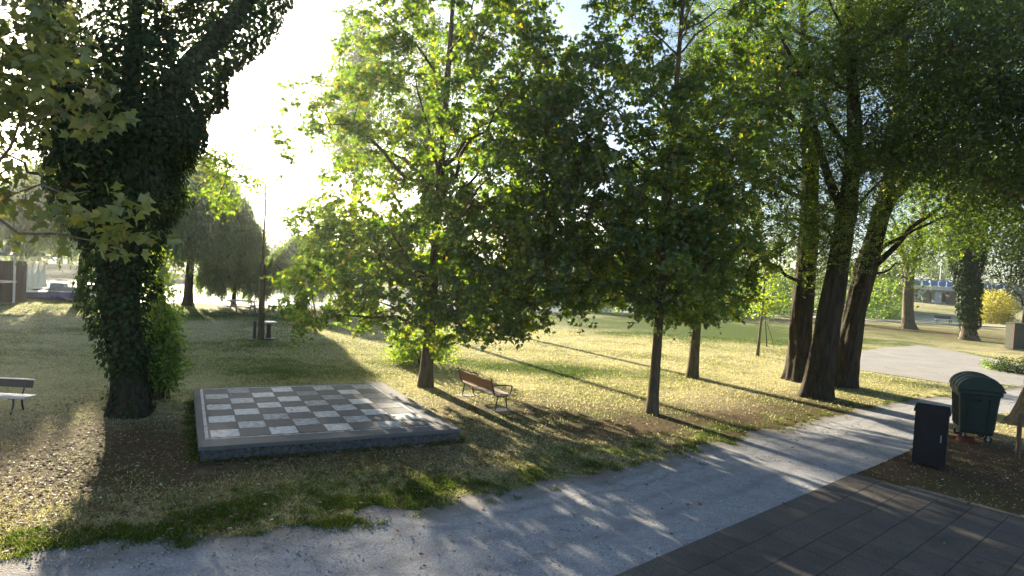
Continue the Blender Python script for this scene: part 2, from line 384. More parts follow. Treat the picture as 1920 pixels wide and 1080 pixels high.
n1 = noise(t, 60, 4, .7); n2 = noise(t, 1.3, 5, .6); n3 = noise(t, 2.2, 4, .6, None, (.9, 3.2, 1))
col = mix(t, .55, ramp(t, vo.outputs['Color'], [(.1, (.16, .16, .165)), (.5, (.29, .29, .295)), (.95, (.50, .495, .49))]), ramp(t, n1, [(.3, (.20, .20, .205)), (.7, (.50, .50, .50))]))
col = mix(t, ramp(t, n2, [(.45, (0, 0, 0)), (.75, (.7, .7, .7))]), col, (.29, .28, .27)); col = mix(t, ramp(t, n3, [(.52, (0, 0, 0)), (.66, (.45, .45, .45))]), col, (.22, .215, .21))
bsdf(t, o, col, .92, .1, 0, math_(t, 'ADD', vo.outputs['Distance'], math_(t, 'MULTIPLY', n3, .5)), .55, .016)
ac = attr(t, 'across'); wob_ = math_(t, 'MULTIPLY', math_(t, 'SUBTRACT', noise(t, .5, 3, .5), .5), .12); acw = math_(t, 'ADD', ac, wob_)
def rut(c0, wd_): return math_(t, 'SUBTRACT', 1.0, math_(t, 'MULTIPLY', math_(t, 'ABSOLUTE', math_(t, 'SUBTRACT', acw, c0)), 1.0 / wd_), True)
ruts = math_(t, 'MULTIPLY', math_(t, 'ADD', math_(t, 'ADD', rut(.32, .06), rut(.55, .05)), math_(t, 'ADD', rut(.73, .035), rut(.86, .05)), True), noise(t, 1.1, 4, .6))
dirt = math_(t, 'MULTIPLY', math_(t, 'SUBTRACT', math_(t, 'ADD', ac, math_(t, 'MULTIPLY', n2, .25)), .93, True), 6.0, True)
bs = [q for q in t.nodes if q.type == 'BSDF_PRINCIPLED'][0]; c2 = mix(t, math_(t, 'MULTIPLY', ruts, .8), col, (.17, .165, .16)); c2 = mix(t, math_(t, 'MULTIPLY', dirt, .75), c2, (.16, .135, .10)); t.links.new(c2, bs.inputs['Base Color'])
GP = put('gravel_path', mesh_np('gravel_path', np.c_[G.reshape(-1, 2), np.full(n * kk, .006)], np.stack([i[:-1, :-1], i[1:, :-1], i[1:, 1:], i[:-1, 1:]], -1).reshape(-1, 4)), m, kind='structure')
GP.data.attributes.new('across', 'FLOAT', 'POINT').data.foreach_set('value', np.tile(s_, n).astype(np.float32))

# concrete pad on the right and the pale footpath by the water
def slab(name, pts, z0, z1, mat, parent=None, bev=.01, **props):
    bm = bmesh.new(); vs_ = [bm.verts.new((p[0], p[1], z0)) for p in pts]; f = bm.faces.new(vs_)
    bmesh.ops.recalc_face_normals(bm, faces=bm.faces)
    if f.normal.z > 0: bmesh.ops.reverse_faces(bm, faces=[f])
    e = bmesh.ops.extrude_face_region(bm, geom=[f]); up = [v for v in e['geom'] if isinstance(v, bmesh.types.BMVert)]
    for v in up: v.co.z = z1
    bmesh.ops.recalc_face_normals(bm, faces=bm.faces)
    if bev: bmesh.ops.bevel(bm, geom=[ed for ed in bm.edges if all(v.co.z > z1 - 1e-5 for v in ed.verts)], offset=bev, segments=2, affect='EDGES')
    me = bpy.data.meshes.new(name); bm.to_mesh(me); bm.free(); return put(name, me, mat, parent, **props)
m, t, o = new_mat('worn_concrete')
a = noise(t, 9, 6, .7); b_ = noise(t, .7, 4, .6); cc = noise(t, 90, 2, .5)
bsdf(t, o, mix(t, math_(t, 'MULTIPLY', cc, .5), ramp(t, mix(t, .5, a, b_), [(.3, (.17, .163, .152)), (.7, (.36, .345, .32))]), (.25, .242, .228)), .85, .25, 0, a, .25, .01)
M['concrete'] = m
pad = [v2(*q) for q in [(1560, 668), (1640, 655), (1722, 648), (1800, 661), (1920, 686), (2050, 705), (2050, 745), (1880, 722), (1790, 722), (1600, 693)]]
slab('concrete_path', pad, -.05, .03, M['concrete'], kind='structure', bev=.012)
fp = [(27, 67.0), (45, 70.5), (70, 72.5), (110, 74.5), (110, 76.2), (70, 74.3), (45, 72.6), (27, 69.0)]
m = simple('pale_gravel', (.36, .33, .27), (.50, .46, .38), 8, .95, .1)
slab('footpath', fp, -.02, .10, m, kind='structure', bev=0)

# terrace of dark paving slabs, each slab its own piece
tm, t, o = new_mat('paver_stone'); v_ = t.nodes.new('ShaderNodeNewGeometry').outputs['Position']
a_ = noise(t, 38, 5, .65, v_); s1 = noise(t, .9, 5, .6, v_); s2 = noise(t, 3.5, 4, .6, v_); oi_ = t.nodes.new('ShaderNodeObjectInfo')
c_ = ramp(t, a_, [(.3, (.075, .065, .055)), (.55, (.135, .117, .098)), (.75, (.225, .198, .168))])
c_ = mix(t, math_(t, 'MULTIPLY', oi_.outputs['Random'], .38), c_, (.062, .058, .056)); c_ = mix(t, ramp(t, s1, [(.48, (0, 0, 0)), (.66, (.55, .55, .55))]), c_, (.05, .046, .04)); c_ = mix(t, ramp(t, s2, [(.6, (0, 0, 0)), (.75, (.5, .5, .5))]), c_, (.12, .105, .085))
bsdf(t, o, c_, .9, .2, 0, a_, .8, .012)
m, t, o = new_mat('paver_joint'); bsdf(t, o, ramp(t, noise(t, 40, 4), [(.3, (.065, .06, .056)), (.7, (.13, .12, .112))]), .95, .05)
def tuv(u, v): return CORNER + TU * u + TV * v
tb = slab('terrace', [tuv(-.02, -.02), tuv(15, -.02), tuv(15, 11), tuv(-.02, 11)], -.06, .012, m, bev=0, kind='structure')
SZ, J = .50, .006
bm = bmesh.new(); bmesh.ops.create_cube(bm, size=1)
bmesh.ops.scale(bm, vec=(SZ - J, SZ - J, .05), verts=bm.verts)
bmesh.ops.bevel(bm, geom=[e for e in bm.edges if all(v.co.z > 0 for v in e.verts)], offset=.006, segments=1, affect='EDGES')
pm = bpy.data.meshes.new('paving_slab'); bm.to_mesh(pm); bm.free(); pm.materials.append(tm)
ang = math.atan2(TU[1], TU[0])
for iu in range(24):
    for iv in range(17):
        p = tuv((iu + .5) * SZ, (iv + .5) * SZ); x, y, k = to_px((p[0], p[1], .02))
        if k < 1 or not (-60 < x < 2000 and -60 < y < 1150): continue
        q = put('paving_slab', pm, None, tb); q.location = (p[0], p[1], .004 + random.uniform(-.003, .004)); q.rotation_euler = (random.uniform(-.006, .006), random.uniform(-.006, .006), ang)
m = simple('edging_stone', (.10, .095, .08), (.20, .185, .15), 12, .9, .15)
for k in range(8):
    slab('kerb_stone', [tuv(-.16, .9 + k * 1.02), tuv(-.04, .9 + k * 1.02), tuv(-.04, 1.9 + k * 1.02), tuv(-.16, 1.9 + k * 1.02)], -.05, .045, m, tb, .01)

# lake, far hills
m, t, o = new_mat('lake_water')
nw = noise(t, 1.6, 4, .6, None, (1, 1.9, 1))
b = bsdf(t, o, (.035, .05, .045), .06, .5, 0, nw, .35, .12); b.inputs['IOR'].default_value = 1.33
wx = np.linspace(-420, 420, 3)
wm = bpy.data.meshes.new('lake_water'); wm.from_pydata([(-430, 26, -.34), (430, 26, -.34), (430, 118, -.34), (-430, 118, -.34)], [], [(0, 1, 2, 3)])
put('lake_water', wm, m, kind='structure')
hx = np.linspace(-1700, 1700, 140); hy = np.linspace(0, 1, 12); HX, HY = np.meshgrid(hx, hy)
hz = np.sin(HY * math.pi / 2) * (12 + 30 * fbm(np.c_[HX.ravel() * .0016 + 3, HX.ravel() * 0], 4).reshape(HX.shape)) * np.clip(1.15 - np.abs(HX) / 2600, 0, 1)
hyw = 1100 + HY * 700; i = np.arange(HX.size).reshape(HX.shape)
m = simple('wooded_hill', (.03, .045, .025), (.06, .08, .035), .02, .95, .0, None, .5, 3)
put('hills', mesh_np('hills', np.c_[HX.ravel(), hyw.ravel(), hz.ravel() - 1], np.stack([i[:-1, :-1], i[:-1, 1:], i[1:, 1:], i[1:, :-1]], -1).reshape(-1, 4), smooth=True), m, kind='structure')

# ================================================================== TREES
def vec(p): return np.array([p.x, p.y, p.z])
def tree(name, label, cat, base, trunk_pts, rads, cl, nlimb, zmin, leafmat_, tmpl, size, per, sig, barkm, seed, ring=20, furrow=.16, flare=.55, zs=.7,
         up=.35, hang=.4, tint=(.4, .2, .5), yellow=.03, limb_r=.35, twig_r=.010, group=None, extra=None, n_ring=26, spray=None):
    """trunk_pts relative to base; cl = cluster centres relative to base."""
    rng = np.random.default_rng(seed); root = thing(name, label, cat, base, 0, group)
    T = poly_interp(np.c_[np.asarray(trunk_pts, float), np.asarray(rads, float)], n_ring); tp, tr = T[:, :3], T[:, 3]
    wd = Wood(); wd.tube(tp, tr, ring, furrow, seed * 1.7, flare)
    for e in (extra or []):
        E_ = poly_interp(np.c_[np.asarray(e[0], float), np.asarray(e[1], float)], 16); wd.tube(E_[:, :3], E_[:, 3], 12, .1, seed + 3)
    grow(wd, tp, tr, cl, nlimb, zmin, rng, limb_r, twig_r)
    if spray: P, A = sprays(wd, cl, (tp[-1, 0] * .5, tp[-1, 1] * .5), spray, per, rng)
    else: P = scatter(cl, per, sig, rng, zs); A = None
    put('trunk', wd.mesh('trunk'), barkm, root); S = size * rng.uniform(.55, 1.25, len(P))
    put('crown', leaves('crown', P, S, tmpl, tints(P, rng, *tint, .7, yellow, seed), up, hang, axis=A, rng=rng), leafmat_, root)
    return root
def axis_of(pts):
    A = np.asarray(pts, float); return lambda z: (np.interp(z, A[:, 2], A[:, 0]), np.interp(z, A[:, 2], A[:, 1]))

# --- three maples around the slatted bench
def maple(label, px, py, top, prof, r0, seed, ncl, per, lean=(0, 0), extra_els=None, gap=.44, size=.138, zmin=1.9, yellow=.05):
    b = at(px, py); tp = [(0, 0, -.15), (lean[0] * .15, lean[1] * .15, 1.6), (lean[0] * .5, lean[1] * .5, top * .5), (lean[0], lean[1], top)]
    rng = np.random.default_rng(seed + 100); cl = in_profile(int(ncl * 1.1), prof, axis_of(tp), rng, .6, gap, .75)
    if extra_els: cl = np.r_[cl, ellipsoids(int(ncl * .34), extra_els, rng, .3, .15)]
    dd = np.linalg.norm(cl[:, None] - cl[None], axis=2); dd.sort(axis=1); cl = cl[(dd[:, 3] < .8) | (cl[:, 2] > prof[0][0] + 1.3)]
    return tree('maple_tree', label, 'tree', b, tp, [r0, r0 * .82, r0 * .5, .02], cl, 30, zmin, M['maple'], MAPLE, size, per, .30, M['bark'], seed, spray=5,
                furrow=.05, flare=.35, yellow=yellow, group='maples on the lawn', tint=(.45, .2, .9), up=.4, hang=.5)
maple('broad maple rising between the chess slab and the slatted bench', 797, 725, 15.5,
      [(1.6, 2.2), (2.3, 4.0), (4.2, 4.2), (6.2, 3.5), (9, 3.5), (11.5, 2.8), (15.5, .8)], .21, 21, 1020, 11, (.3, .2),
      [((-3.6, -.3, 2.6), (1.5, 1.5, 1.2)), ((-2.6, 0, 4.6), (1.6, 1.6, 1.0)), ((3.2, 0, 2.7), (1.7, 1.7, .9)), ((3.4, .4, 4.2), (1.6, 1.6, .9)), ((3.2, .3, 6.4), (1.8, 1.8, 2.2)), ((2.2, .3, 10), (2, 2, 2))])
maple('slim straight maple standing nearest the gravel path', 1222, 775, 15.5,
      [(2.7, 1.6), (3.3, 2.2), (5.2, 2.5), (7.5, 2.9), (10, 2.9), (15.5, .8)], .155, 22, 720, 11, (.25, .3),
      [((-2.6, 0, 3.6), (1.7, 1.6, .9)), ((-3.2, .2, 5.2), (1.6, 1.6, 1.0)), ((-3, .3, 7.4), (1.6, 1.6, 1.8))], zmin=2.9)
maple('maple behind the path-side one, casting a thin shadow to the right', 1298, 708, 12.5,
      [(2.2, 1.4), (3.0, 2.7), (5, 3.0), (8, 3.0), (11, 2.2), (13.5, .6)], .21, 23, 450, 11, (.2, .2), [((-3, 0, 3.5), (2.0, 1.9, .9)), ((-2.8, 0, 5.2), (2.0, 1.9, 1.5))])

# --- locust trio on the right
def feather(cl, per, sig, rng, leaf_len=.26, pairs=5):
    """pinnate leaves: every leaf is a row of leaflet pairs along a drooping midrib."""
    P0 = scatter(cl, per, sig, rng, .8); n = len(P0)
    ax = unit(rng.normal(size=(n, 3)) * np.array([1, 1, .45]) + np.array([0, 0, -.25])); nv = unit(rng.normal(size=(n, 3)) * .5 + np.array([0, 0, 1]))
    nv = unit(nv - ax * np.sum(nv * ax, 1, keepdims=True)); sx = np.cross(ax, nv)
    L = leaf_len * rng.uniform(.7, 1.3, n); Ps, As, Ns = [], [], []
    for k in range(pairs):
        s = (k + .6) / pairs; c = P0 + ax * (L * s)[:, None] - np.array([0, 0, 1]) * (L * .25 * s * s)[:, None]
        for sg in (-1, 1):
            Ps.append(c); As.append(unit(sx * sg + ax * .45)); Ns.append(nv)
    return np.concatenate(Ps), np.concatenate(As), np.concatenate(Ns), np.tile(L, pairs * 2) * .27
def locust(label, px, py, tp, rads, cl, seed, per=40, extra=None, nlimb=26, leaf_len=.28, sig=.42, zmin=3.5, mat='locust', barkm='bark_dark', cat='tree', name='locust_tree', group='locust trees in a leaning clump', base=.42):
    b = at(px, py); rng = np.random.default_rng(seed); root = thing(name, label, cat, b, 0, group)
    T = poly_interp(np.c_[np.asarray(tp, float), np.asarray(rads, float)], 60); wd = Wood(); wd.tube(T[:, :3], T[:, 3], 40, .34, seed * 1.3, .45)
    for e in (extra or []):
        E_ = poly_interp(np.c_[np.asarray(e[0], float), np.asarray(e[1], float)], 24); wd.tube(E_[:, :3], E_[:, 3], 16, .2, seed + 3)
    grow(wd, T[:, :3], T[:, 3], cl, nlimb, zmin, rng, .3, .010)
    put('trunk', wd.mesh('trunk'), M[barkm], root)
    P, A, Nn, S = feather(cl, per, sig, rng, leaf_len)
    put('crown', leaves('crown', P, S, [(0, 0, 0), (.26, .5, 0), (0, 1, 0), (-.26, .5, 0)], tints(P, rng, base, .14, .7, .6, .05, seed), nrm=Nn, axis=A, rng=rng), M[mat], root)
    return root
def rel(base, pts, depth=None):
    """points given as picture positions at a depth, relative to a base point."""
    return [tuple(at_d(px, py, base.y + (dd if depth is None else depth)) - base) for px, py, dd in pts]
rg = np.random.default_rng(77)
bA = at(1495, 713)
tA = [(0, 0, -.2)] + rel(bA, [(1503, 600, 0), (1516, 450, .1), (1520, 320, .2), (1512, 180, .4), (1505, 20, .5), (1500, -160, .6)])
clA = ellipsoids(330, [((-.8, .3, 6.6), (3.0, 2.5, 1.9)), ((-1.8, .5, 10), (3.4, 2.8, 2.4)), ((.3, .6, 13.6), (3.2, 3, 2.4)), ((-3.4, .6, 13.5), (2.2, 2.2, 2)), ((.2, -.3, 4.7), (1.4, 1.2, .8))], rg, .35, .30, .8)
locust('locust with upright dark furrowed trunk, leftmost of the clump of three', 1495, 713, tA, [.46, .38, .33, .28, .2, .12, .05], clA, 31)
bB = at(1528, 744)
tB = [(0, 0, -.2)] + rel(bB, [(1546, 640, 0), (1568, 520, 0), (1590, 390, .1), (1604, 250, .1), (1596, 90, .2), (1588, -60, .2), (1580, -240, .2)])
fork = rel(bB, [(1586, 405, .1), (1556, 345, -.1), (1535, 270, -.2), (1505, 150, -.3), (1440, 20, -.4)])
clB = ellipsoids(330, [((-.6, -.4, 7.4), (2.4, 2.2, 1.8)), ((1.2, -.3, 9.6), (3.2, 2.6, 2)), ((-1.6, -.2, 12), (3, 2.5, 2)), ((2.2, 0, 13), (2.6, 2.5, 2)), ((.6, -.2, 5.6), (1.5, 1.4, .8))], rg, .35, .30, .8)
locust('locust with grey leaning forked trunk, front one of the clump of three', 1528, 744, tB, [.47, .38, .33, .28, .22, .16, .10, .05], clB, 32, extra=[(fork, [.16, .13, .10, .07, .03])])
bC = at(1575, 724)
tC = [(0, 0, -.2)] + rel(bC, [(1598, 610, 0), (1628, 490, 0), (1662, 370, .1), (1684, 250, .2), (1692, 100, .3), (1694, -60, .4), (1700, -200, .4)])
forkC = rel(bC, [(1662, 375, .1), (1700, 330, 0), (1745, 290, -.2), (1790, 200, -.3)])
clC = ellipsoids(380, [((3.4, .2, 7.2), (2.4, 2.2, 1.8)), ((4.6, .3, 10), (3.2, 2.8, 2.2)), ((2.6, .5, 13.5), (3.4, 3, 2.2)), ((1.6, 0, 5.2), (1.2, 1.1, .9)), ((6, .4, 13.4), (2.6, 2.6, 2))], rg, .35, .28, .8)
locust('locust with black trunk leaning to the right, rightmost of the clump of three', 1575, 724, tC, [.46, .38, .33, .28, .22, .15, .08, .04], clC, 33, extra=[(forkC, [.12, .09, .06, .02])])

# --- dark tree at the right edge, its trunk by the bins
bD = at(1932, 795)
tD = [(0, 0, -.2), (.25, 0, 1.5), (.55, .1, 3.5), (.6, .3, 6), (.4, .5, 9), (.3, .5, 12), (.2, .5, 14)]
clD = ellipsoids(820, [((-.2, .6, 6.4), (1.9, 2.0, 1.3)), ((.4, -3.2, 9.2), (3.2, 2.8, 2.2)), ((-2.0, -1.8, 11.2), (2.6, 2.4, 1.8)), ((-1.5, .8, 8.2), (2.5, 2.4, 1.8)), ((-1.4, .8, 10.2), (2.8, 2.6, 2.2)), ((.8, .3, 8), (2.6, 2.6, 3)), ((-3.4, .9, 11.6), (2.6, 2.4, 2.0)), ((-3.0, 1.0, 8.6), (2.0, 2.0, 1.6))], rg, .3, .22, .7)  # overhanging clumps towards the terrace added to screen the bins from the sky
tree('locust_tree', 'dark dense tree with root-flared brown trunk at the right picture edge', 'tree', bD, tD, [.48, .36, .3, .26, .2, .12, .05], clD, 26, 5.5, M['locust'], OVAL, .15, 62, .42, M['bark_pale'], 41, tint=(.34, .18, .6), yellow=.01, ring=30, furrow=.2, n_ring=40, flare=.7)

# --- ivy-covered leaning tree on the left
def ivy_on(segs, dens, rng, size=.10, thick=.16):
    """ivy leaves around tapered limbs: segs = [(pts, radii)]."""
    Ps, Ns = [], []
    for pts, rad in segs:
        Q = poly_interp(np.c_[np.asarray(pts, float), np.asarray(rad, float)], 40); p, r = Q[:, :3], Q[:, 3]
        ln = np.linalg.norm(np.diff(p, axis=0), axis=1); area = np.sum(ln * 2 * math.pi * (r[1:] + thick * .5)); n = int(area * dens)
        k = rng.choice(len(ln), n, p=ln * (r[1:] + .05) / np.sum(ln * (r[1:] + .05))); f = rng.random(n)
        c = p[k] + (p[k + 1] - p[k]) * f[:, None]; d = unit(p[k + 1] - p[k]); v = rng.normal(size=(n, 3)); v = unit(v - d * np.sum(v * d, 1, keepdims=True))
        lump = .55 + .9 * vnoise(c * 1.4 + v * .8)
        rr = (r[k] + thick * rng.random(n) ** .7) * lump
        Ps.append(c + v * rr[:, None]); Ns.append(unit(v + np.array([0, 0, .5])))
    P, Nn = np.concatenate(Ps), np.concatenate(Ns)
    kp = rng.random(len(P)) < np.clip(.45 + P[:, 2] * .35, 0, 1) * np.clip(.3 + 1.6 * vnoise(P * 1.1 + 5), 0, 1); P, Nn = P[kp], Nn[kp]
    ax = np.tile(np.array([[0, 0, -1.0]]), (len(P), 1))
    return leaves('ivy', P, size * rng.uniform(.45, 1.45, len(P)), IVYL, tints(P, rng, .42, .3, .9, 1.2, 0), nrm=Nn, axis=ax, rng=rng)
bI = at(243, 776); rI = np.random.default_rng(5)
rootI = thing('ivy_clad_tree', 'massive leaning tree smothered in dark ivy beside the chess slab', 'tree', bI)
main = [(0, 0, -.2)] + rel(bI, [(240, 700, 0), (232, 620, 0), (222, 540, .05), (224, 460, .1), (228, 400, .2), (240, 330, .3)])
lft = rel(bI, [(215, 440, .1), (165, 390, .1), (128, 320, .1), (112, 220, .2), (108, 110, .3), (112, -30, .3), (118, -160, .3)])
rgt = rel(bI, [(235, 400, .2), (262, 310, .3), (300, 210, .4), (355, 120, .5), (418, 62, .6), (468, -5, .7), (520, -90, .8)])
mid = rel(bI, [(238, 340, .3), (240, 250, .4), (246, 150, .5), (256, 50, .5), (262, -80, .5)])
wd = Wood()
for pts, rad, sides in ((main, [.44, .33, .35, .42, .46, .46, .34], 34), (lft, [.3, .24, .2, .17, .14, .1, .06], 16), (rgt, [.34, .3, .27, .24, .2, .15, .1], 18), (mid, [.26, .22, .18, .13, .06], 14)):
    Q = poly_interp(np.c_[np.asarray(pts), np.asarray(rad)], 34); wd.tube(Q[:, :3], Q[:, 3], sides, .34, 3.3, .22 if pts is main else 0)
clI = ellipsoids(150, [(tuple(at_d(60, 60, bI.y + .6) - bI), (1.6, 1.5, 1.2)), (tuple(at_d(20, 210, bI.y + .8) - bI), (1.3, 1.3, 1.6)), (tuple(at_d(150, -60, bI.y + .6) - bI), (2.2, 1.5, 1.2)), (tuple(at_d(330, -50, bI.y + .8) - bI), (1.6, 1.5, .9)), (tuple(at_d(430, 330, bI.y + .7) - bI), (.55, .5, .35)), (tuple(at_d(385, 300, bI.y + .7) - bI), (.4, .5, .25))], rI, .3, .3, .9)
grow(wd, poly_interp(np.asarray(lft), 30), np.linspace(.24, .06, 30), clI, 14, 4.2, rI, .3, .010)
put('trunk', wd.mesh('trunk'), M['bark_dark'], rootI)
rb_ = np.random.default_rng(6); spray = ellipsoids(46, [(tuple(at_d(a, b_, bI.y + .9) - bI), r) for (a, b_), r in (((420, 380), (.36, .4, .34)), ((360, 352), (.34, .4, .16)), ((440, 330), (.5, .4, .28)), ((400, 300), (.4, .4, .16)), ((470, 352), (.25, .3, .12)))], rb_, .1, 0)
tw = Wood(); grow(tw, poly_interp(np.asarray(rel(bI, [(330, 250, .5), (380, 290, .8), (430, 310, .9)])), 10), np.full(10, .05), spray, 6, 0, rb_, .2, .006); tw.tube(poly_interp(np.asarray(rel(bI, [(320, 230, .5), (380, 285, .8), (440, 312, .9)])), 12), np.linspace(.05, .012, 12), 6)
put('bough', tw.mesh('bough'), M['bark'], rootI); PS = scatter(spray, 20, .13, rb_)
put('bough_leaves', leaves('bough_leaves', PS, .12 * rb_.uniform(.6, 1.2, len(PS)), OVAL, tints(PS, rb_, .45, .25, .5, 1, 0), .35, .6, rng=rb_), M['shoot'], rootI)
put('ivy', ivy_on([(main, [.30, .25, .36, .48, .60, .75, .8]), (lft, [.5, .42, .34, .26, .22, .2, .18]), (rgt, [.55, .72, .90, .92, .72, .55, .5]), (mid, [.8, .95, .85, .5, .32]),
                   (rel(bI, [(250, 330, .2), (300, 260, .3), (350, 200, .4)]), [.6, .55, .42]), (rel(bI, [(180, 350, .2), (200, 250, .3), (250, 180, .3)]), [.7, .9, .75]), (rel(bI, [(150, 330, .2), (170, 240, .3), (190, 170, .3)]), [.55, .6, .5])], 400, rI, .10, .26), M['ivy'], rootI)
P = scatter(clI, 34, .27, rI); put('crown', leaves('crown', P, .13 * rI.uniform(.6, 1.2, len(P)), OVAL, tints(P, rI, .4, .2, .6, .8, .06), .3, .5, rng=rI), M['plane'], rootI)

# --- leafy shoots sprouting right of the ivy trunk
bS = at(292, 748); rs = np.random.default_rng(9); root = thing('sucker_shoots', 'bright leafy shoots growing up against the right side of ivy trunk', 'shrub', bS)
wd = Wood(); cl = []
for k in range(34):
    tip = at_d(rs.normal(292, 24), rs.uniform(430, 700), bS.y + rs.uniform(-.5, .4)) - bS; s0 = np.array([rs.normal(0, .12), rs.normal(0, .12), 0])
    p = bez(s0, (s0 + vec(tip)) / 2 + np.array([.18, 0, .25]), vec(tip), 12); wd.tube(p, np.linspace(.018, .004, 12), 5); cl.extend(p[3:].tolist())
cl = np.array(cl + ellipsoids(90, [(tuple(at_d(300, 680, bS.y - .1) - bS), (.62, .6, .62))], rs).tolist())
put('stem', wd.mesh('stem'), M['bark'], root)
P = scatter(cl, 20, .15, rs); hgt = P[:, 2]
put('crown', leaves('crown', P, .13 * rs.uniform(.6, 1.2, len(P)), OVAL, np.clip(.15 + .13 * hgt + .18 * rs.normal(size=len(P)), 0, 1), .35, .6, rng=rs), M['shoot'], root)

# --- plane tree outside the left edge whose boughs hang into the picture
bP = Vector((-10.6, 9.6, 0)); rp = np.random.default_rng(15); root = thing('plane_tree', 'plane tree with large olive leaves hanging in before the ivy trunk', 'tree', bP)
tp = [(0, 0, -.2), (.1, 0, 2), (.3, .1, 4.5), (.5, .2, 7), (.8, .3, 10)]
els = [((130, 160, 8.6), (.55, .5, .42)), ((175, 215, 8.4), (.42, .4, .35)), ((95, 420, 8.6), (.35, .4, .3)), ((190, 425, 8.3), (.5, .4, .26)), ((50, 60, 9.4), (.7, .6, .6)), ((10, 460, 9.5), (.22, .4, .45)), ((110, 350, 9), (.4, .4, .22)), ((15, 250, 9.6), (.5, .6, .9)), ((40, 370, 9.8), (.5, .5, .3)), ((-60, 150, 9), (1.2, 1, 1.4)), ((240, 405, 8.2), (.2, .3, .16))]
clP = ellipsoids(120, [(tuple(at_d(a, b_, d) - bP), r) for (a, b_, d), r in els], rp, .1, .1)
clP = np.r_[clP, ellipsoids(80, [((-.5, .2, 8), (2.2, 2.2, 1.8)), ((-.8, -1, 6), (1.8, 1.6, 1.4))], rp, .3, .2)]
T = poly_interp(np.c_[np.array(tp, float), np.array([.34, .28, .24, .18, .06])], 24); wd = Wood(); wd.tube(T[:, :3], T[:, 3], 20, .08, 2, .4)
grow(wd, T[:, :3], T[:, 3], clP, 26, 3.4, rp, .10, .007)
put('trunk', wd.mesh('trunk'), M['bark_pale'], root); P = scatter(clP, 13, .20, rp)
put('crown', leaves('crown', P, .20 * rp.uniform(.6, 1.2, len(P)), MAPLE, tints(P, rp, .45, .2, .5, .9, .04), .45, .7, rng=rp), M['plane'], root)

# --- weeping willows by the water
def willow(label, px, py, height, rad, seed, nstr=700, low=.9, trunk_r=.28, per=42, fork=True, dz=0):
    b = at(px, py); b.z = float(ground_z(np.array([b.x]), np.array([b.y]))[0]) - .05
    rng = np.random.default_rng(seed); root = thing('weeping_willow', label, 'tree', b, 0, 'weeping willows along the shore')
    wd = Wood(); tp = np.array([(0, 0, -.1), (.05, 0, height * .25), (.2, .1, height * .5), (.1, .1, height * .8)]); T = poly_interp(np.c_[tp, [trunk_r, trunk_r * .8, trunk_r * .6, .05]], 24)
    wd.tube(T[:, :3], T[:, 3], 16, .15, seed, .5)
    nb_ = nstr // 8; bi = rng.integers(0, nb_, nstr)
    th = rng.uniform(0, 2 * math.pi, nb_)[bi] + rng.normal(size=nstr) * .045; rr = rad * np.clip((rng.uniform(0, 1, nb_) ** .55)[bi] + rng.normal(size=nstr) * .03, 0, 1.1) * (.72 + .5 * vnoise(np.c_[np.cos(th) * 1.5 + seed, np.sin(th) * 1.5]))
    zt = height * (1 - .42 * (rr / rad) ** 2) * rng.uniform(.86, 1.0, nstr); P0 = np.c_[rr * np.cos(th), rr * np.sin(th), zt]
    zb = np.maximum(low + rng.gamma(2, .35, nstr) * height * .10 + .10 * height * vnoise(P0 * .8), 0)
    grow(wd, T[:, :3], T[:, 3], P0[:: max(1, nstr // 130)], 18, height * .3, rng, .35, .012)
    f = np.linspace(0, 1, per)[None, :]; out = unit(np.c_[np.cos(th), np.sin(th), 0 * th])
    L = np.maximum(zt - zb, .5) * rng.uniform(.55, 1, nstr)
    P = P0[:, None, :] + out[:, None, :] * (.35 * np.sin(f * 2.2))[..., None] + np.array([0, 0, -1]) * (L[:, None] * f)[..., None]
    P = P.reshape(-1, 3) + rng.normal(size=(nstr * per, 3)) * np.array([.04, .04, .08])
    put('trunk', wd.mesh('trunk'), M['bark_dark'], root)
    ax = np.tile(np.array([[0, 0, -1.0]]), (len(P), 1)); nr = unit(rng.normal(size=P.shape) * np.array([1, 1, .2]))
    put('crown', leaves('crown', P, .30 * rng.uniform(.6, 1.2, len(P)), [(0, 0, 0), (.12, .4, 0), (0, 1, 0), (-.12, .4, 0)], tints(P, rng, .58, .2, .7, .5, 0), nrm=nr, axis=ax, rng=rng), M['willow'], root)
willow('tall weeping willow with straight trunk before the glittering water', 352, 573, 10.6, 4.4, 51, 3000, 1.7, .30)
willow('broad weeping willow hanging over the boats', 152, 566, 10.4, 5.4, 52, 2400, 1.9, .32)
willow('smaller pale weeping willow behind the picnic table', 437, 574, 4.7, 2.3, 53, 900, .3, .16)
willow('pale willow by the shore beyond the slim pole', 560, 577, 6.0, 2.3, 54, 800, .5, .16)

# --- poplars on the near shore
for k, (px, dep, lb, prof) in enumerate([(300, 47, 'tall poplar by the shore mostly hidden behind the ivy-clad tree', [(5, 1.2), (8, 2.0), (11, 2.7), (14, 2.2), (16, .8)]),
        (655, 44, 'tall poplar by the shore behind the left side of the broad maple', [(9.5, 1.2), (11, 2.5), (14, 2.8), (17, 2.2), (21, .7)]), (785, 46, 'tall poplar by the shore straight behind the broad maple', [(10, 1.2), (11.5, 2.4), (14, 2.8), (18, 2.2), (22, .7)])]):
    bQ = at_d(px, 571, dep); bQ.z = float(ground_z(np.array([bQ.x]), np.array([bQ.y]))[0]) - .05; rq = np.random.default_rng(27 + k); tz = prof[-1][0]
    tree('poplar_tree', lb, 'tree', bQ, [(0, 0, -.6), (0, 0, tz * .4), (.1, 0, tz * .75), (.1, 0, tz)], [.2, .17, .12, .03],
         in_profile(260, prof, lambda z: (0, 0), rq, .3, .2), 20, 4, M['fartree'], OVAL, .24, 60, .5, M['bark'], 28 + k, ring=12, furrow=.08, group='poplars on the shore')
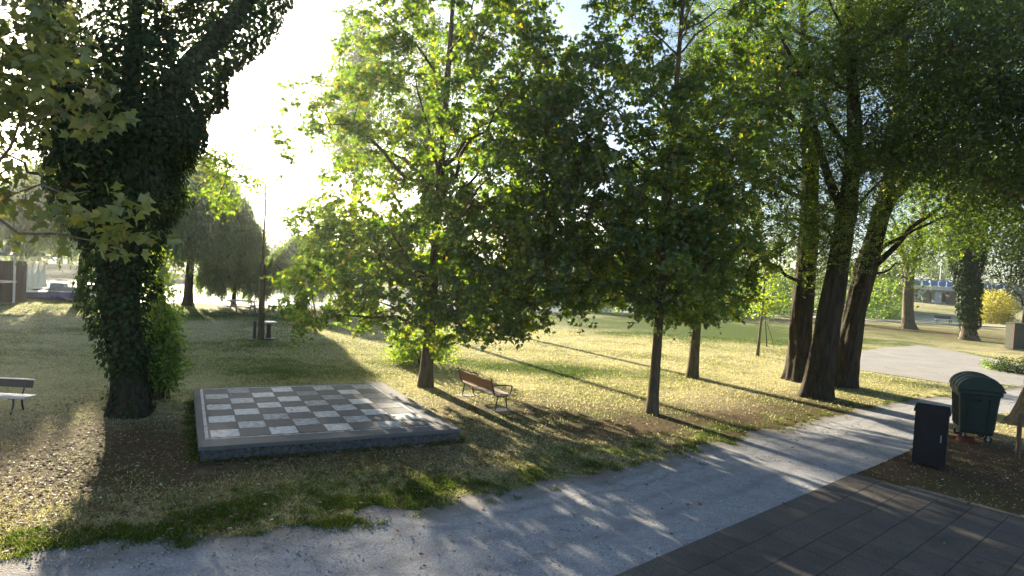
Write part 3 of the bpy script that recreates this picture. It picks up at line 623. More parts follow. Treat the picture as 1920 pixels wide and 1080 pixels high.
# --- other small and distant greenery
def bush(name, label, cat, px, py, rx, rz, mat, seed, ncl=70, per=40, size=.11, sig=.2, stems=9, tint=(.5, .22, .5), group=None, depth_sc=.9, base=None):
    b = base if base is not None else at(px, py); rng = np.random.default_rng(seed); root = thing(name, label, cat, b, 0, group)
    cl = ellipsoids(ncl, [((0, 0, rz * .95), (rx, rx * depth_sc, rz)), ((-rx * .4, 0, rz * .6), (rx * .6, rx * .6, rz * .6)), ((rx * .45, .1, rz * .55), (rx * .6, rx * .6, rz * .55))], rng, .4, .3, 1.2)
    cl[:, 2] = np.maximum(cl[:, 2], .08); wd = Wood()
    for q in cl[:: max(1, ncl // stems)]:
        s0 = np.array([rng.normal(0, .1 * rx), rng.normal(0, .1 * rx), -.03]); wd.tube(bez(s0, s0 * .4 + q * .6 + np.array([0, 0, .1]), q, 8), np.linspace(.02, .006, 8) * (1 + rx * .3), 5)
    put('stem', wd.mesh('stem'), M['bark'], root); P = scatter(cl, per, sig, rng); P[:, 2] = np.maximum(P[:, 2], .02)
    put('crown', leaves('crown', P, size * rng.uniform(.6, 1.25, len(P)), OVAL, tints(P, rng, *tint, 1.0, .02, seed), .35, .35, rng=rng), mat, root); return root
bush('shrub', 'bright yellow-green shrub on the lawn behind the broad maple', 'shrub', 785, 682, 1.15, .85, M['bush'], 61, 110, 44, .12, .2)
bush('shrub', 'golden yellow shrub beside the ivy-wrapped column at the waterside', 'shrub', 1862, 606, 2.5, 2.2, M['gold'], 62, 150, 50, .24, .4)
bush('shrub', 'low green weed clump growing over the concrete path by bins', 'shrub', 1862, 694, .55, .30, M['shoot'], 63, 40, 26, .08, .1, tint=(.4, .2, .5))
bush('shrub', 'dark green shrub under the trees right of the concrete path', 'shrub', 1905, 700, .9, .35, M['ivy'], 64, 60, 34, .10, .16, tint=(.8, .2, .4))
for k, (px, py, rx, rz, mt, lb) in enumerate([(1335, 590, 2.6, 1.5, 'willow', 'riverside bush seen just right of the maples'), (1400, 592, 2.4, 1.9, 'shoot', 'riverside bush directly behind the thin sapling'), (1462, 593, 2.8, 2.3, 'willow', 'tall riverside bush left of the locust clump'), (1555, 592, 2.2, 1.8, 'willow', 'riverside bush between the two left locust trunks'), (1612, 594, 2.6, 2.4, 'shoot', 'riverside bush right behind the leaning locust trunk'), (1662, 596, 2.4, 2.6, 'bush', 'leafy riverside bush left of the pale-barked forked tree'), (1270, 588, 2.4, 1.4, 'shoot', 'low riverside bush between the two right maples'), (1120, 584, 2.4, 1.3, 'bush', 'low riverside bush left of the path-side maple'), (960, 578, 2.2, 1.2, 'shoot', 'low riverside bush above the end of the slatted bench')]):
    bush('riverside_bush', lb, 'bush', px, py, rx, rz, M[mt], 300 + k, 90, 34, .26, .42, tint=(.08, .16, .5), group='bushes along the river')
for k, (px, dep, hh, rr, md, lb) in enumerate([
        (20, 92, 10, 5, 0, 'round tree on the far shore behind the boathouse'), (110, 98, 11, 6, 0, 'wide tree on the far shore behind the small boats'), (255, 100, 12, 6, 0, 'tree on the far shore hidden partly by ivy trunk'), (420, 108, 9, 6, 0, 'low wide tree on the far shore behind the tall willow'),
        (540, 112, 8, 6, 0, 'low tree on the far shore right of the slim pole'), (640, 114, 10, 6, 0, 'far shore tree seen through the left of the broad maple'), (760, 116, 12, 7, 0, 'far shore tree directly behind the broad maple trunk'), (880, 118, 9, 6, 0, 'far shore tree above the slatted bench'),
        (1000, 120, 8, 6.5, 0, 'far shore tree glimpsed between the two front maples'), (1110, 116, 9, 6, 0, 'far shore tree just left of the slim maple'), (1250, 118, 10, 6, 0, 'far shore tree between the slim maple and the one behind'), (1360, 108, 9, 5.5, 1, 'yellowish far shore tree left of the staked sapling'),
        (1450, 112, 11, 6, 1, 'far shore tree behind the staked sapling'), (1560, 112, 9, 6, 1, 'light green far shore tree between locust trunks'), (1640, 108, 10, 6, 1, 'light green far shore tree right of the leaning locust'), (1745, 185, 17, 8, 0, 'tall tree behind the blue-railed bridge, beside its lamp post'), (1800, 190, 20, 8, 1, 'tallest tree behind the blue-railed bridge'), (1700, 180, 14, 8, 0, 'dark tree behind the left end of the bridge'), (1890, 150, 15, 8, 0, 'dark tree standing behind the golden shrub')]):
    b = at_d(px, 560, dep); b.z = float(ground_z(np.array([b.x]), np.array([b.y]))[0]); rng = np.random.default_rng(200 + k)
    cl = ellipsoids(80, [((0, 0, hh * .55), (rr, rr * .8, hh * .42)), ((-rr * .5, 0, hh * .4), (rr * .6, rr * .6, hh * .32)), ((rr * .5, 0, hh * .42), (rr * .6, rr * .6, hh * .34)), ((0, 0, hh * .15), (rr * .9, rr * .7, hh * .15))], rng, .6, .25, .25)
    tree('distant_tree', lb, 'tree', b, [(0, 0, -.3), (0, 0, hh * .4), (.3, 0, hh * .85)], [.4, .28, .05], cl, 9, hh * .15, M['fartree'], OVAL, .75, 34, 1.0, M['bark'], 200 + k, ring=8, furrow=.1, flare=.3, tint=(.35 + .3 * md, .2, .5), n_ring=10, twig_r=.03, group='trees across the water')

# far-right trees in the park
bE = at(1703, 617); tE = [(0, 0, -.2)] + rel(bE, [(1702, 570, 0), (1703, 520, 0), (1716, 470, 0), (1728, 430, .2), (1735, 360, .3), (1740, 280, .4)]); eE = rel(bE, [(1703, 525, 0), (1694, 480, 0), (1688, 440, -.2), (1670, 400, -.3)])
clE = ellipsoids(120, [((1.5, 0, 10), (3.4, 3, 2.6)), ((-1.6, 0, 8.4), (3, 2.6, 1.6)), ((2.2, 0, 14.5), (4, 3.4, 3)), ((-3.4, -.4, 4.6), (2.8, 2.4, 2.0))], rg, .4, .3, .4)
tree('park_tree', 'pale-barked forked tree between the locust clump and the bridge', 'tree', bE, tE, [.55, .46, .42, .36, .3, .2, .08], clE, 18, 5, M['locust'], OVAL, .30, 60, .6, M['bark_pale'], 43, extra=[(eE, [.26, .2, .15, .05])], tint=(.6, .2, .5), ring=24, furrow=.15, group=None)
bF = at(1817, 637); rootF = thing('ivy_column_tree', 'upright trunk wrapped in green ivy left of the golden shrub', 'tree', bF); rf = np.random.default_rng(19)
tF = [(0, 0, -.2)] + rel(bF, [(1815, 590, 0), (1813, 520, 0), (1812, 450, .1), (1808, 380, .2), (1806, 250, .2), (1806, 120, .2)])
wd = Wood(); Q = poly_interp(np.c_[np.array(tF), [.55, .46, .42, .38, .32, .2, .08]], 34); wd.tube(Q[:, :3], Q[:, 3], 20, .15, 8, .5)
clF = ellipsoids(110, [((.5, 0, 14), (4.4, 3.6, 3)), ((-1, 0, 18), (4.5, 4, 3.4)), ((3.5, 0, 11), (3, 3, 2))], rf, .4, .3, .4); grow(wd, Q[:, :3], Q[:, 3], clF, 16, 8, rf)
put('trunk', wd.mesh('trunk'), M['bark_pale'], rootF)
put('ivy', ivy_on([(tF, [.42, .45, .8, .95, .85, .6, .4])], 190, rf, .20, .28), M['ivy'], rootF)
P = scatter(clF, 60, .7, rf); put('crown', leaves('crown', P, .32 * rf.uniform(.6, 1.2, len(P)), OVAL, tints(P, rf, .4, .2, .5), .3, .4, rng=rf), M['locust'], rootF)
bG = at(1925, 640); clG = ellipsoids(260, [((-1.0, 0, 6.4), (2.9, 2.6, 2.2)), ((-.6, 0, 10), (3.4, 3, 3)), ((1, 0, 8), (3.5, 3, 4)), ((-1, 0, 14), (3.5, 3, 3))], rg, .3, .18, .5)
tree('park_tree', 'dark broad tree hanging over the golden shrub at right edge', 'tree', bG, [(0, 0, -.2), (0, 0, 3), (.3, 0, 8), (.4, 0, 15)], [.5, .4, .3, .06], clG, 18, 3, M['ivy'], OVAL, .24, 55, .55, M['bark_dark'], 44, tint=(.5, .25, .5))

# staked sapling
bH = at(1420, 667); rh = np.random.default_rng(8); tH = [(0, 0, -.1)] + rel(bH, [(1425, 620, 0), (1430, 575, 0), (1433, 530, 0), (1436, 495, 0)])
clH = ellipsoids(70, [((.45, 0, 3.3), (1.15, 1.0, 1.0)), ((.2, 0, 2.5), (.9, .8, .5))], rh, .3, .2, 1.2)
tree('sapling', 'thin young tree tied to stakes on the lawn', 'tree', bH, tH, [.075, .06, .055, .045, .02], clH, 12, 2.0, M['maple'], OVAL, .14, 26, .24, M['bark_pale'], 45, ring=10, furrow=.04, flare=.5, tint=(.65, .2, .4))
wood_stake = simple('stake_wood', (.07, .05, .035), (.16, .12, .08), 20, .9, .1, (1, 1, .1))
for q0, q1, lb in (((1438, 651), (1434, 588), 'upright stake just right of the thin sapling'), ((1453, 652), (1438, 606), 'slanting stake leaning on the upright sapling stake')):
    a = at(*q0); e = at_d(q1[0], q1[1], a.y + .15); wd = Wood(); p = np.array([(0, 0, -.1), tuple((e - a) * .5), tuple(e - a)]); wd.tube(p, [.04, .038, .036] if lb[0] == 'u' else [.022, .02, .02], 8, cap=True)
    tag(put('stake', wd.mesh('stake'), wood_stake), lb, 'stake', 'sapling stakes').location = a

# ================================================================== OBJECTS
def box_bm(bm, c, s, rot=None):
    r = bmesh.ops.create_cube(bm, size=1); vs_ = r['verts']
    bmesh.ops.scale(bm, vec=s, verts=vs_)
    if rot is not None: bmesh.ops.rotate(bm, verts=vs_, cent=(0, 0, 0), matrix=rot)
    bmesh.ops.translate(bm, vec=c, verts=vs_); return vs_
def boxm(name, c, s, mat, parent=None, rot=None, bev=.006, **props):
    bm = bmesh.new(); box_bm(bm, (0, 0, 0), s, rot)
    if bev: bmesh.ops.bevel(bm, geom=bm.edges[:], offset=min(bev, min(s) * .3), segments=2, affect='EDGES')
    me = bpy.data.meshes.new(name); bm.to_mesh(me); bm.free()
    o = put(name, me, mat, parent, **props); o.location = c; return o
def loft(name, rings, mat, parent=None, cap=True, smooth=False):
    """rings: list of equal-length closed loops of points."""
    bm = bmesh.new(); R = [[bm.verts.new(p) for p in r] for r in rings]; n = len(R[0])
    for a, b in zip(R[:-1], R[1:]):
        for k in range(n): bm.faces.new((a[k], a[(k + 1) % n], b[(k + 1) % n], b[k]))
    if cap: bm.faces.new(R[0][::-1]); bm.faces.new(R[-1])
    bmesh.ops.recalc_face_normals(bm, faces=bm.faces)
    me = bpy.data.meshes.new(name); bm.to_mesh(me); bm.free()
    if smooth: me.polygons.foreach_set('use_smooth', np.full(len(me.polygons), True))
    return put(name, me, mat, parent)
def rod(name, pts, r, mat, parent=None, sides=8, n=None, cap=True):
    wd = Wood(); p = np.asarray(pts, float); p = poly_interp(p, n) if n else p
    wd.tube(p, np.full(len(p), r) if np.isscalar(r) else r, sides, cap=cap); return put(name, wd.mesh(name), mat, parent)
iron = simple('black_iron', (.012, .012, .013), (.03, .028, .026), 30, .45, .5)
# --- giant chess board on its slab
ZS = .28
def cz(px, py): p = at(px, py, ZS); return np.array([p.x, p.y])
sFL, sFR, sBR, sBL = cz(372, 839), cz(866, 804), cz(716, 716), cz(362, 729)
ctr = (sFL + sFR + sBR + sBL) / 4; root = thing('chess_slab', 'raised grey concrete slab with a giant worn chessboard painted on top', 'chessboard', (ctr[0], ctr[1], 0))
m, t, o = new_mat('slab_concrete')
a = noise(t, 7, 6, .7); b_ = noise(t, 1.1, 4, .6); cc = noise(t, 120, 2, .6)
colr = mix(t, math_(t, 'MULTIPLY', cc, .6), ramp(t, mix(t, .5, a, b_), [(.32, (.075, .077, .078)), (.68, (.155, .155, .152))]), (.115, .116, .117))
bsdf(t, o, colr, .8, .3, 0, a, .3, .008); M['slabc'] = m
rub = simple('slab_side_rubble', (.035, .035, .038), (.13, .128, .125), 16, .95, .1, None, 1.0, .05)
k_ = lambda p: (p[0] - ctr[0], p[1] - ctr[1])
slab('slab_top', [k_(p) for p in (sFL, sFR, sBR, sBL)], ZS - .07, ZS, M['slabc'], root, .008)
ins = lambda p: k_(ctr + (p - ctr) * .985)
sd_o = slab('slab_base', [ins(p) for p in (sFL, sFR, sBR, sBL)], -.15, ZS - .071, rub, root, 0)
gFL, gFR, gBR, gBL = [np.array(k_(cz(*q))) for q in ((394, 821.5), (806, 797.5), (692, 721.5), (382, 731))]
m, t, o = new_mat('worn_white_paint')
oi = t.nodes.new('ShaderNodeObjectInfo'); g_ = t.nodes.new('ShaderNodeNewGeometry')
mp = t.nodes.new('ShaderNodeMapping'); mp.inputs['Rotation'].default_value = (0, 0, -.35); mp.inputs['Scale'].default_value = (1, 2.6, 1); t.links.new(g_.outputs['Position'], mp.inputs[0])
wn = noise(t, 6.5, 7, .75, mp.outputs[0]); off = math_(t, 'MULTIPLY', math_(t, 'SUBTRACT', oi.outputs['Random'], .5), .22)
sx_ = t.nodes.new('ShaderNodeSeparateXYZ'); t.links.new(g_.outputs['Position'], sx_.inputs[0])
west = math_(t, 'MULTIPLY', math_(t, 'ADD', sx_.outputs[0], 5.0), -.018)
msk = math_(t, 'ADD', math_(t, 'ADD', wn, off), west)
mk = ramp(t, msk, [(.41, (0, 0, 0)), (.62, (1, 1, 1))])
bsdf(t, o, mix(t, mk, (.19, .195, .20), (.68, .68, .66)), .7, .3, 0, wn, .2, .004); M['wpaint'] = m
dk = simple('dark_square_stone', (.075, .081, .081), (.115, .12, .12), 10, .75, .35, None, .2, .004)
def gp(u, v): return (gFL * (1 - u) + gFR * u) * (1 - v) + (gBL * (1 - u) + gBR * u) * v
for iu in range(8):
    for iv in range(8):
        e = .004; q = [gp(iu / 8 + e, iv / 8 + e), gp((iu + 1) / 8 - e, iv / 8 + e), gp((iu + 1) / 8 - e, (iv + 1) / 8 - e), gp(iu / 8 + e, (iv + 1) / 8 - e)]
        wht = (iu + iv) % 2 == 0
        slab('white_square' if wht else 'dark_square', q, ZS + .001, ZS + (.006 if wht else .005), M['wpaint'] if wht else dk, root, 0)
lw = .010
for (u0, v0, u1, v1) in ((-.02, -.02, 1.02, -.02 + lw), (-.02, 1.012, 1.02, 1.012 + lw), (-.020, -.005, -.006, 1.005), (1.006, -.005, 1.020, 1.005)):
    slab('border_line', [gp(u0, v0), gp(u1, v0), gp(u1, v1), gp(u0, v1)], ZS + .001, ZS + .005, M['wpaint'], root, 0)

# --- slatted bench
f_, n_ = at(876, 741), at(938, 769); dirv = (n_ - f_); L = dirv.length; rz = math.atan2(dirv.y, dirv.x)
# local x along the bench (far->near), local y to the seat's front (right of the picture)
root = thing('park_bench', 'brown slatted park bench with curved black iron ends under the maple', 'bench', (f_ + n_) / 2, rz, 'park benches')
wd_b = simple('bench_wood', (.20, .085, .038), (.34, .155, .07), 5, .5, .4, (.35, 6, 6), .2, .004)
wd_s = simple('bench_seat_wood', (.30, .20, .14), (.46, .33, .24), 5, .45, .45, (.35, 6, 6), .2, .004)
for k in range(5): boxm('seat_slat', (0, -.16 + k * .098, .43 - .012 * abs(k - 2)), (L + .10, .080, .032), wd_s, root)
for k in range(3): boxm('back_slat', (0, -.235 - .030 * k, .54 + k * .098), (L + .06, .028, .090), wd_b, root, Matrix.Rotation(.28, 3, 'X'))
for e in (-L / 2, L / 2):
    fr = rod('end_frame', [(e, -.33, .84), (e, -.27, .62), (e, -.235, .46), (e, -.14, .37), (e, .06, .345), (e, .22, .38), (e, .31, .48), (e, .33, .62)], .018, iron, root, 8, 40)
    rod('armrest', [(e, -.29, .66), (e, -.12, .67), (e, .10, .655), (e, .26, .64), (e, .335, .615)], .016, iron, fr, 8, 20)
    for y0, y1 in ((-.10, -.15), (.16, .21)): rod('leg', [(e, y0, .36), (e, (y0 + y1) / 2 - .01, .18), (e, y1, 0), (e, y1 + (.03 if y1 > 0 else -.03), .005)], .018, iron, root, 8, 14)
    boxm('footing', (e, .03, -.015), (.34, .62, .05), M['concrete'], root)
# --- dark bench at the left edge
p = at(48, 773); root = thing('park_bench', 'dark-backed bench with sky-bright seat cut off by the left picture edge', 'bench', (p.x - .86, p.y, 0), .02, 'park benches')
pale = simple('pale_paint_and_sky_sheen', (.42, .41, .41), (.62, .60, .58), 6, .28, .6, (.4, 5, 5), .1, .003); dkb = simple('dark_back_paint', (.018, .012, .012), (.04, .028, .026), 6, .4, .4, (.4, 5, 5), .1, .003)  # on the left bench, the sky's reflection is put into this pale colour
for k in range(4): boxm('seat_slat', (.04, -.30 + k * .105, .385 - .004 * k), (2.02, .095, .035), pale, root)
boxm('back_slat', (-.03, .145, .60), (1.84, .03, .17), dkb, root, Matrix.Rotation(-.18, 3, 'X'))
boxm('top_rail', (-.03, .168, .695), (1.84, .045, .022), pale, root)
for e in (-.70, .72):
    rod('back_post', [(e, .02, .30), (e, .09, .45), (e, .16, .66)], .016, iron, root)
    for y0, y1 in ((-.20, -.26), (.03, .10)): rod('leg', [(e, y0, .37), (e, y0 + .02, .2), (e, y1, 0)], .02, iron, root, 8, 10)
    boxm('seat_bracket', (e, -.12, .355), (.035, .40, .03), iron, root)
# --- distant benches
def far_bench(label, px, py, w_, rz=0.0):
    p = at(px, py); root = thing('park_bench', label, 'bench', p, rz, 'park benches')
    for k in range(3): boxm('seat_slat', (0, -.14 + k * .14, .45), (w_, .12, .04), pale, root)
    for k in range(2): boxm('back_slat', (0, .22 + .03 * k, .62 + k * .17), (w_, .035, .14), dkb, root)
    for e in (-w_ * .4, w_ * .4):
        for y in (-.18, .18): boxm('leg', (e, y, .21), (.07, .07, .44), iron, root)
        boxm('back_post', (e, .27, .60), (.06, .04, .5), iron, root)
far_bench('small distant bench on the pale footpath below the bridge', 1769, 606, 1.9, -.1)
far_bench('distant bench seen between the trunks of the locust clump', 1538, 596, 2.2, -.1)

# --- green wheeled container
def plastic(name, c1, c2, grime):
    m, t, o = new_mat(name); v = objvec(t); a = noise(t, 3, 5, .6, v); b = noise(t, 2.2, 6, .7, v, (3, 3, .5)); d = noise(t, 40, 3, .6, v, (1, 1, .15))
    c = mix(t, ramp(t, b, [(.52, (0, 0, 0)), (.72, (.6, .6, .6))]), ramp(t, a, [(.3, c1), (.7, c2)]), grime); c = mix(t, ramp(t, d, [(.68, (0, 0, 0)), (.74, (.4, .4, .4))]), c, (.05, .055, .05))
    bsdf(t, o, c, ramp(t, b, [(.3, (.38, .38, .38)), (.7, (.75, .75, .75))]), .4, 0, a, .08, .003); return m
grn = plastic('container_plastic', (.006, .018, .014), (.012, .030, .023), (.028, .030, .024)); grn2 = plastic('container_lid_plastic', (.010, .026, .021), (.016, .038, .030), (.035, .038, .032))
p = at(1822, 822); root = thing('wheeled_container', 'large dark green wheeled rubbish container with domed lid', 'container', p, math.radians(64)); root.scale = (.88, .88, 1.0)
def rr_loop(w_, d_, z, r=.07, n=5):
    L_ = []
    for cx, cy, a0 in ((w_ / 2 - r, d_ / 2 - r, 0), (-w_ / 2 + r, d_ / 2 - r, 90), (-w_ / 2 + r, -d_ / 2 + r, 180), (w_ / 2 - r, -d_ / 2 + r, 270)):
        for k in range(n): a = math.radians(a0 + 90 * k / (n - 1)); L_.append((cx + r * math.cos(a), cy + r * math.sin(a), z))
    return L_
body = loft('body', [rr_loop(.98, .78, .20), rr_loop(1.02, .82, .26), rr_loop(1.20, .98, 1.22), rr_loop(1.30, 1.08, 1.24), rr_loop(1.30, 1.08, 1.33), rr_loop(1.24, 1.02, 1.335)], grn, root)
for xx in (-.36, -.12, .12, .36):
    for s_ in (-1, 1): boxm('rib', (xx, s_ * .455, .74), (.045, .05, .80), grn, body, Matrix.Rotation(s_ * -.085, 3, 'X'))
for yy in (-.25, .25):
    for s_ in (-1, 1): boxm('rib', (s_ * .562, yy, .74), (.05, .045, .80), grn, body, Matrix.Rotation(s_ * .093, 3, 'Y'))
rings = []
for x_ in (-.66, -.655, .655, .66):
    ins_ = .03 if abs(x_) > .657 else 0
    rings.append([(x_, (.555 - ins_) * math.cos(a), 1.345 + (.36 - ins_) * math.sin(a)) for a in np.linspace(0, math.pi, 17)])
lid = loft('lid', rings, grn2, root)
boxm('lid_rim', (0, -.565, 1.365), (1.30, .03, .05), grn2, lid); boxm('lid_handle', (0, -.60, 1.40), (.5, .04, .03), grn2, lid)
for x_ in (-.4, .0, .4): rings = [[(x_ + dx, (.57) * math.cos(a), 1.345 + .375 * math.sin(a)) for a in np.linspace(.05, math.pi - .05, 15)] for dx in (-.03, .03)]; loft('lid_rib', rings, grn2, lid)
for s_ in (-1, 1): rod('trunnion', [(s_ * .60, 0, 1.10), (s_ * .75, 0, 1.10)], .025, iron, root)
rub_ = simple('wheel_rubber', (.012, .012, .012), (.03, .03, .03), 20, .8, .2); stl = simple('galvanised_steel', (.25, .25, .25), (.4, .4, .4), 15, .45, .5, None, .1, .002, .7)
for sx in (-.40, .40):
    for sy in (-.30, .30):
        wl = loft('wheel', [[(dx, .095 * math.cos(a), .095 * math.sin(a)) for a in np.linspace(0, 2 * math.pi, 17)[:-1]] for dx in (-.025, .025)], rub_, root); wl.location = (sx, sy, .095)
        loft('rim', [[(dx, .045 * math.cos(a), .045 * math.sin(a)) for a in np.linspace(0, 2 * math.pi, 13)[:-1]] for dx in (-.028, .028)], stl, wl); boxm('fork', (sx, sy, .17), (.07, .05, .12), stl, root)
red = simple('faded_red_plastic', (.08, .015, .01), (.12, .025, .018), 8, .7, .2)
tag(boxm('crate', tuple(at(1803, 826) + Vector((.02, -.10, .06))), (.34, .22, .12), red, None, None, .015), 'flat reddish box lying at the foot of the green container', 'box')
# --- dark upright litter box
navy = plastic('dark_navy_metal', (.004, .004, .006), (.008, .008, .011), (.016, .015, .014))
p = at(1741, 873); root = thing('litter_bin', 'tall narrow dark navy bin with sloped lid on the path edge', 'bin', p, math.radians(-38))
loft('body', [[(-.30, -.21, .05), (.30, -.21, .05), (.30, .21, .05), (-.30, .21, .05)], [(-.30, -.21, 1.18), (.30, -.21, 1.18), (.30, .21, 1.18), (-.30, .21, 1.18)]], navy, root)
loft('lid', [[(-.33, -.24, 1.181), (.33, -.24, 1.181), (.33, .24, 1.181), (-.33, .24, 1.181)], [(-.33, -.24, 1.22), (.33, -.24, 1.22), (.33, .24, 1.22), (-.33, .24, 1.22)], [(-.30, -.015, 1.34), (.30, -.015, 1.34), (.30, .015, 1.34), (-.30, .015, 1.34)]], navy, root)
boxm('door', (0, -.216, .60), (.50, .012, .98), navy, root); boxm('handle', (.19, -.228, .66), (.025, .025, .16), stl, root)
for sx in (-.22, .22): boxm('foot', (sx, 0, .03), (.08, .36, .06), iron, root)
# --- leaning post at the right edge
p = at(1908, 862); wd = Wood(); wd.tube(np.array([(0, 0, -.1), (.03, .05, .5), (.06, .1, 1.05)]), [.05, .048, .045], 10, cap=True)
tag(put('wooden_post', wd.mesh('wooden_post'), wood_stake), 'short dark wooden post at the right edge below the bins', 'post').location = p
# --- boarded cabinet by the golden shrub
p = at(1906, 655); root = thing('boarded_cabinet', 'grey boarded cabinet with a red-brown side edge near the golden shrub', 'cabinet', p, .15)
gw = simple('grey_boards', (.05, .055, .042), (.10, .10, .078), 8, .85, .15, (6, 6, .4), .3, .004); rb = simple('red_brown_paint', (.14, .035, .025), (.2, .05, .04), 6, .7, .2)
for k in range(6): boxm('board', (-.52 + k * .215, -.28, .94), (.205, .04, 1.74), gw, root)
boxm('side_panel', (-.645, 0, .94), (.05, .64, 1.78), gw, root); boxm('edge_strip', (-.66, -.335, .94), (.06, .03, 1.78), rb, root); boxm('side_panel', (.69, 0, .94), (.04, .60, 1.78), gw, root)
boxm('back_panel', (.02, .29, .94), (1.28, .03, 1.74), gw, root); boxm('roof', (.02, 0, 1.86), (1.48, .74, .05), gw, root); boxm('base', (.02, 0, .035), (1.26, .52, .07), M['concrete'], root)
# --- pole, post and pedestal table left of the maple
p = at(489, 637); wd = Wood(); e = at_d(497, 325, p.y); d_ = vec(e - p)
Q = np.array([d_ * f for f in (-.02, .1, .25, .44, .47, .6, .75, .9, 1.0)]); Q[6:8, 0] += .05; wd.tube(Q, [.15, .14, .13, .12, .06, .05, .045, .035, .02], 12, .06, 2)
tag(put('pole', wd.mesh('pole'), M['bark']), 'tall slim weathered pole thinning towards its top on the lawn', 'pole').location = p
p = at(477, 636); root = thing('post', 'short dark post on a pale footing left of the slim pole', 'post', p); boxm('shaft', (0, 0, .40), (.10, .10, .82), iron, root); boxm('footing', (0, 0, .0), (.55, .40, .05), M['concrete'], root)
p = at(503, 636); root = thing('pedestal_table', 'small round pale-topped pedestal table beside the slim pole', 'table', p)
ring_ = lambda r, z, n=20: [(r * math.cos(a), r * math.sin(a), z) for a in np.linspace(0, 2 * math.pi, n + 1)[:-1]]
loft('table_top', [ring_(.30, .74), ring_(.32, .755), ring_(.32, .785), ring_(.30, .80)], pale, root); loft('stem', [ring_(.13, .08), ring_(.09, .3), ring_(.10, .739)], iron, root); loft('base', [ring_(.34, -.02), ring_(.32, .05), ring_(.14, .085)], iron, root)
# --- picnic table by the shore
p = at(453, 586); p.z = float(ground_z(np.array([p.x]), np.array([p.y]))[0]); root = thing('picnic_table', 'picnic table in front of the small pale willow', 'table', p, .06)
pw = simple('picnic_wood', (.20, .17, .13), (.34, .30, .24), 6, .6, .3, (.4, 6, 6))
for k in range(5): boxm('top_plank', (0, -.30 + k * .15, .75), (1.7, .14, .04), pw, root)
for s_ in (-1, 1):
    for k in range(2): boxm('bench_plank', (0, s_ * (.62 + k * .14), .44), (1.7, .13, .04), pw, root)
    boxm('crossbeam', (s_ * .6, 0, .41), (.06, 1.5, .08), pw, root); boxm('crossbeam', (s_ * .6, 0, .70), (.06, .72, .07), pw, root)
    for q in (-1, 1): boxm('leg', (s_ * .6 + .065, q * .42, .35), (.06, .09, .84), pw, root, Matrix.Rotation(q * .52, 3, 'X'))

# --- boathouse on stilts, boats
p = at(-30, 566); p.z = 0; root = thing('boathouse', 'dark wooden boathouse with white-railed deck at the left lake edge', 'hut', p)
dwd = simple('dark_planks', (.018, .018, .019), (.04, .039, .039), 7, .8, .2, (8, 8, .5), .4, .008); wht = simple('white_paint', (.62, .62, .6), (.78, .78, .76), 6, .55, .3); rft = simple('hut_roof_sheet', (.30, .31, .32), (.42, .43, .44), 8, .5, .4)
for k in range(14): boxm('wall_board', (-2.5 + k * .235, .3, 1.2), (.225, .10, 2.6), dwd, root)
for k in range(8): boxm('side_board', (.70, .46 + k * .235, 1.2), (.10, .225, 2.6), dwd, root)
boxm('floor', (1.15, -.55, 1.30), (1.20, 1.5, .10), wht, root)
for x_, y_ in ((1.68, -1.24), (1.68, .12), (.62, -1.24)): boxm('post', (x_, y_, 1.45), (.09, .09, 2.9), wht, root)
rl = boxm('railing', (1.15, -1.24, 2.0), (.98, .05, .05), wht, root)
for k in range(7): boxm('baluster', (-.40 + k * .133, 0, -.33), (.03, .03, .60), wht, rl)
loft('roof', [[(-3.0, -.35, 2.92), (1.9, -1.45, 2.84), (1.9, 3.2, 2.84), (-3.0, 3.2, 2.92)], [(-3.0, -.35, 2.98), (1.9, -1.45, 2.90), (1.9, 3.2, 2.90), (-3.0, 3.2, 2.98)], [(-2.0, 1.2, 3.5), (.9, 1.0, 3.4), (.9, 1.2, 3.4), (-2.0, 1.4, 3.5)]], rft, root)
root2 = thing('ladder', 'pale ladder leaning up to the boathouse deck', 'ladder', (p.x + .55, p.y - .95, 0))
for s_ in (0, .42): rod('rail', [(.02 + s_ * .9, -1.0, 0), (.30 + s_ * .9, -.42, 1.36)], .028, wht, root2, 6)
for k in range(6): f = (k + .7) / 6.4; boxm('rung', (.02 + .28 * f + .19, -1.0 + .58 * f, 1.36 * f), (.40, .05, .035), wht, root2)
blue = simple('blue_hull_paint', (.006, .05, .26), (.012, .075, .36), 5, .3, .5); tarp = simple('pale_blue_tarp', (.42, .50, .55), (.56, .64, .68), 6, .6, .3); glass_ = simple('boat_window', (.12, .20, .26), (.22, .32, .38), 3, .12, .6)
def hull(root, L, W, Hh, mat, deck):
    rings = []
    for f in np.linspace(0, 1, 11):
        wv = W / 2 * (1 - max(0, (f - .45) / .55) ** 2.2) * (.86 + .14 * min(1, f * 5)) + .01; sh = Hh * (1 + .30 * f * f); x = -L / 2 + L * f
        rings.append([(x, -wv, sh), (x, -wv * .86, sh * .45), (x, -wv * .25, 0), (x, wv * .25, 0), (x, wv * .86, sh * .45), (x, wv, sh)])
    loft('hull', rings, mat, root)
    dk_ = [[(-L / 2 + L * f, s * (W / 2 * (1 - max(0, (f - .45) / .55) ** 2.2) * .97 + .01), Hh * (1 + .30 * f * f) + dz) for s, dz in ((-1, .004), (1, .004), (1, .05), (-1, .05))] for f in np.linspace(.02, .985, 10)]
    loft('deck', dk_, deck, root)
WL = .02
def boat(label, px, py, dep, L, W, Hh, rz, hm=None, dm=None):
    q = at_d(px, py, dep); root = thing('small_boat', label, 'boat', (q.x, q.y, WL), rz, 'boats at the shore'); hull(root, L, W, Hh, hm or blue, dm or wht); return root
b1 = boat('blue cabin boat with white roof and pale blue windows', 110, 555, 41.2, 4.2, 1.7, .62, -1.25); b1.scale = (.72, .72, .72)
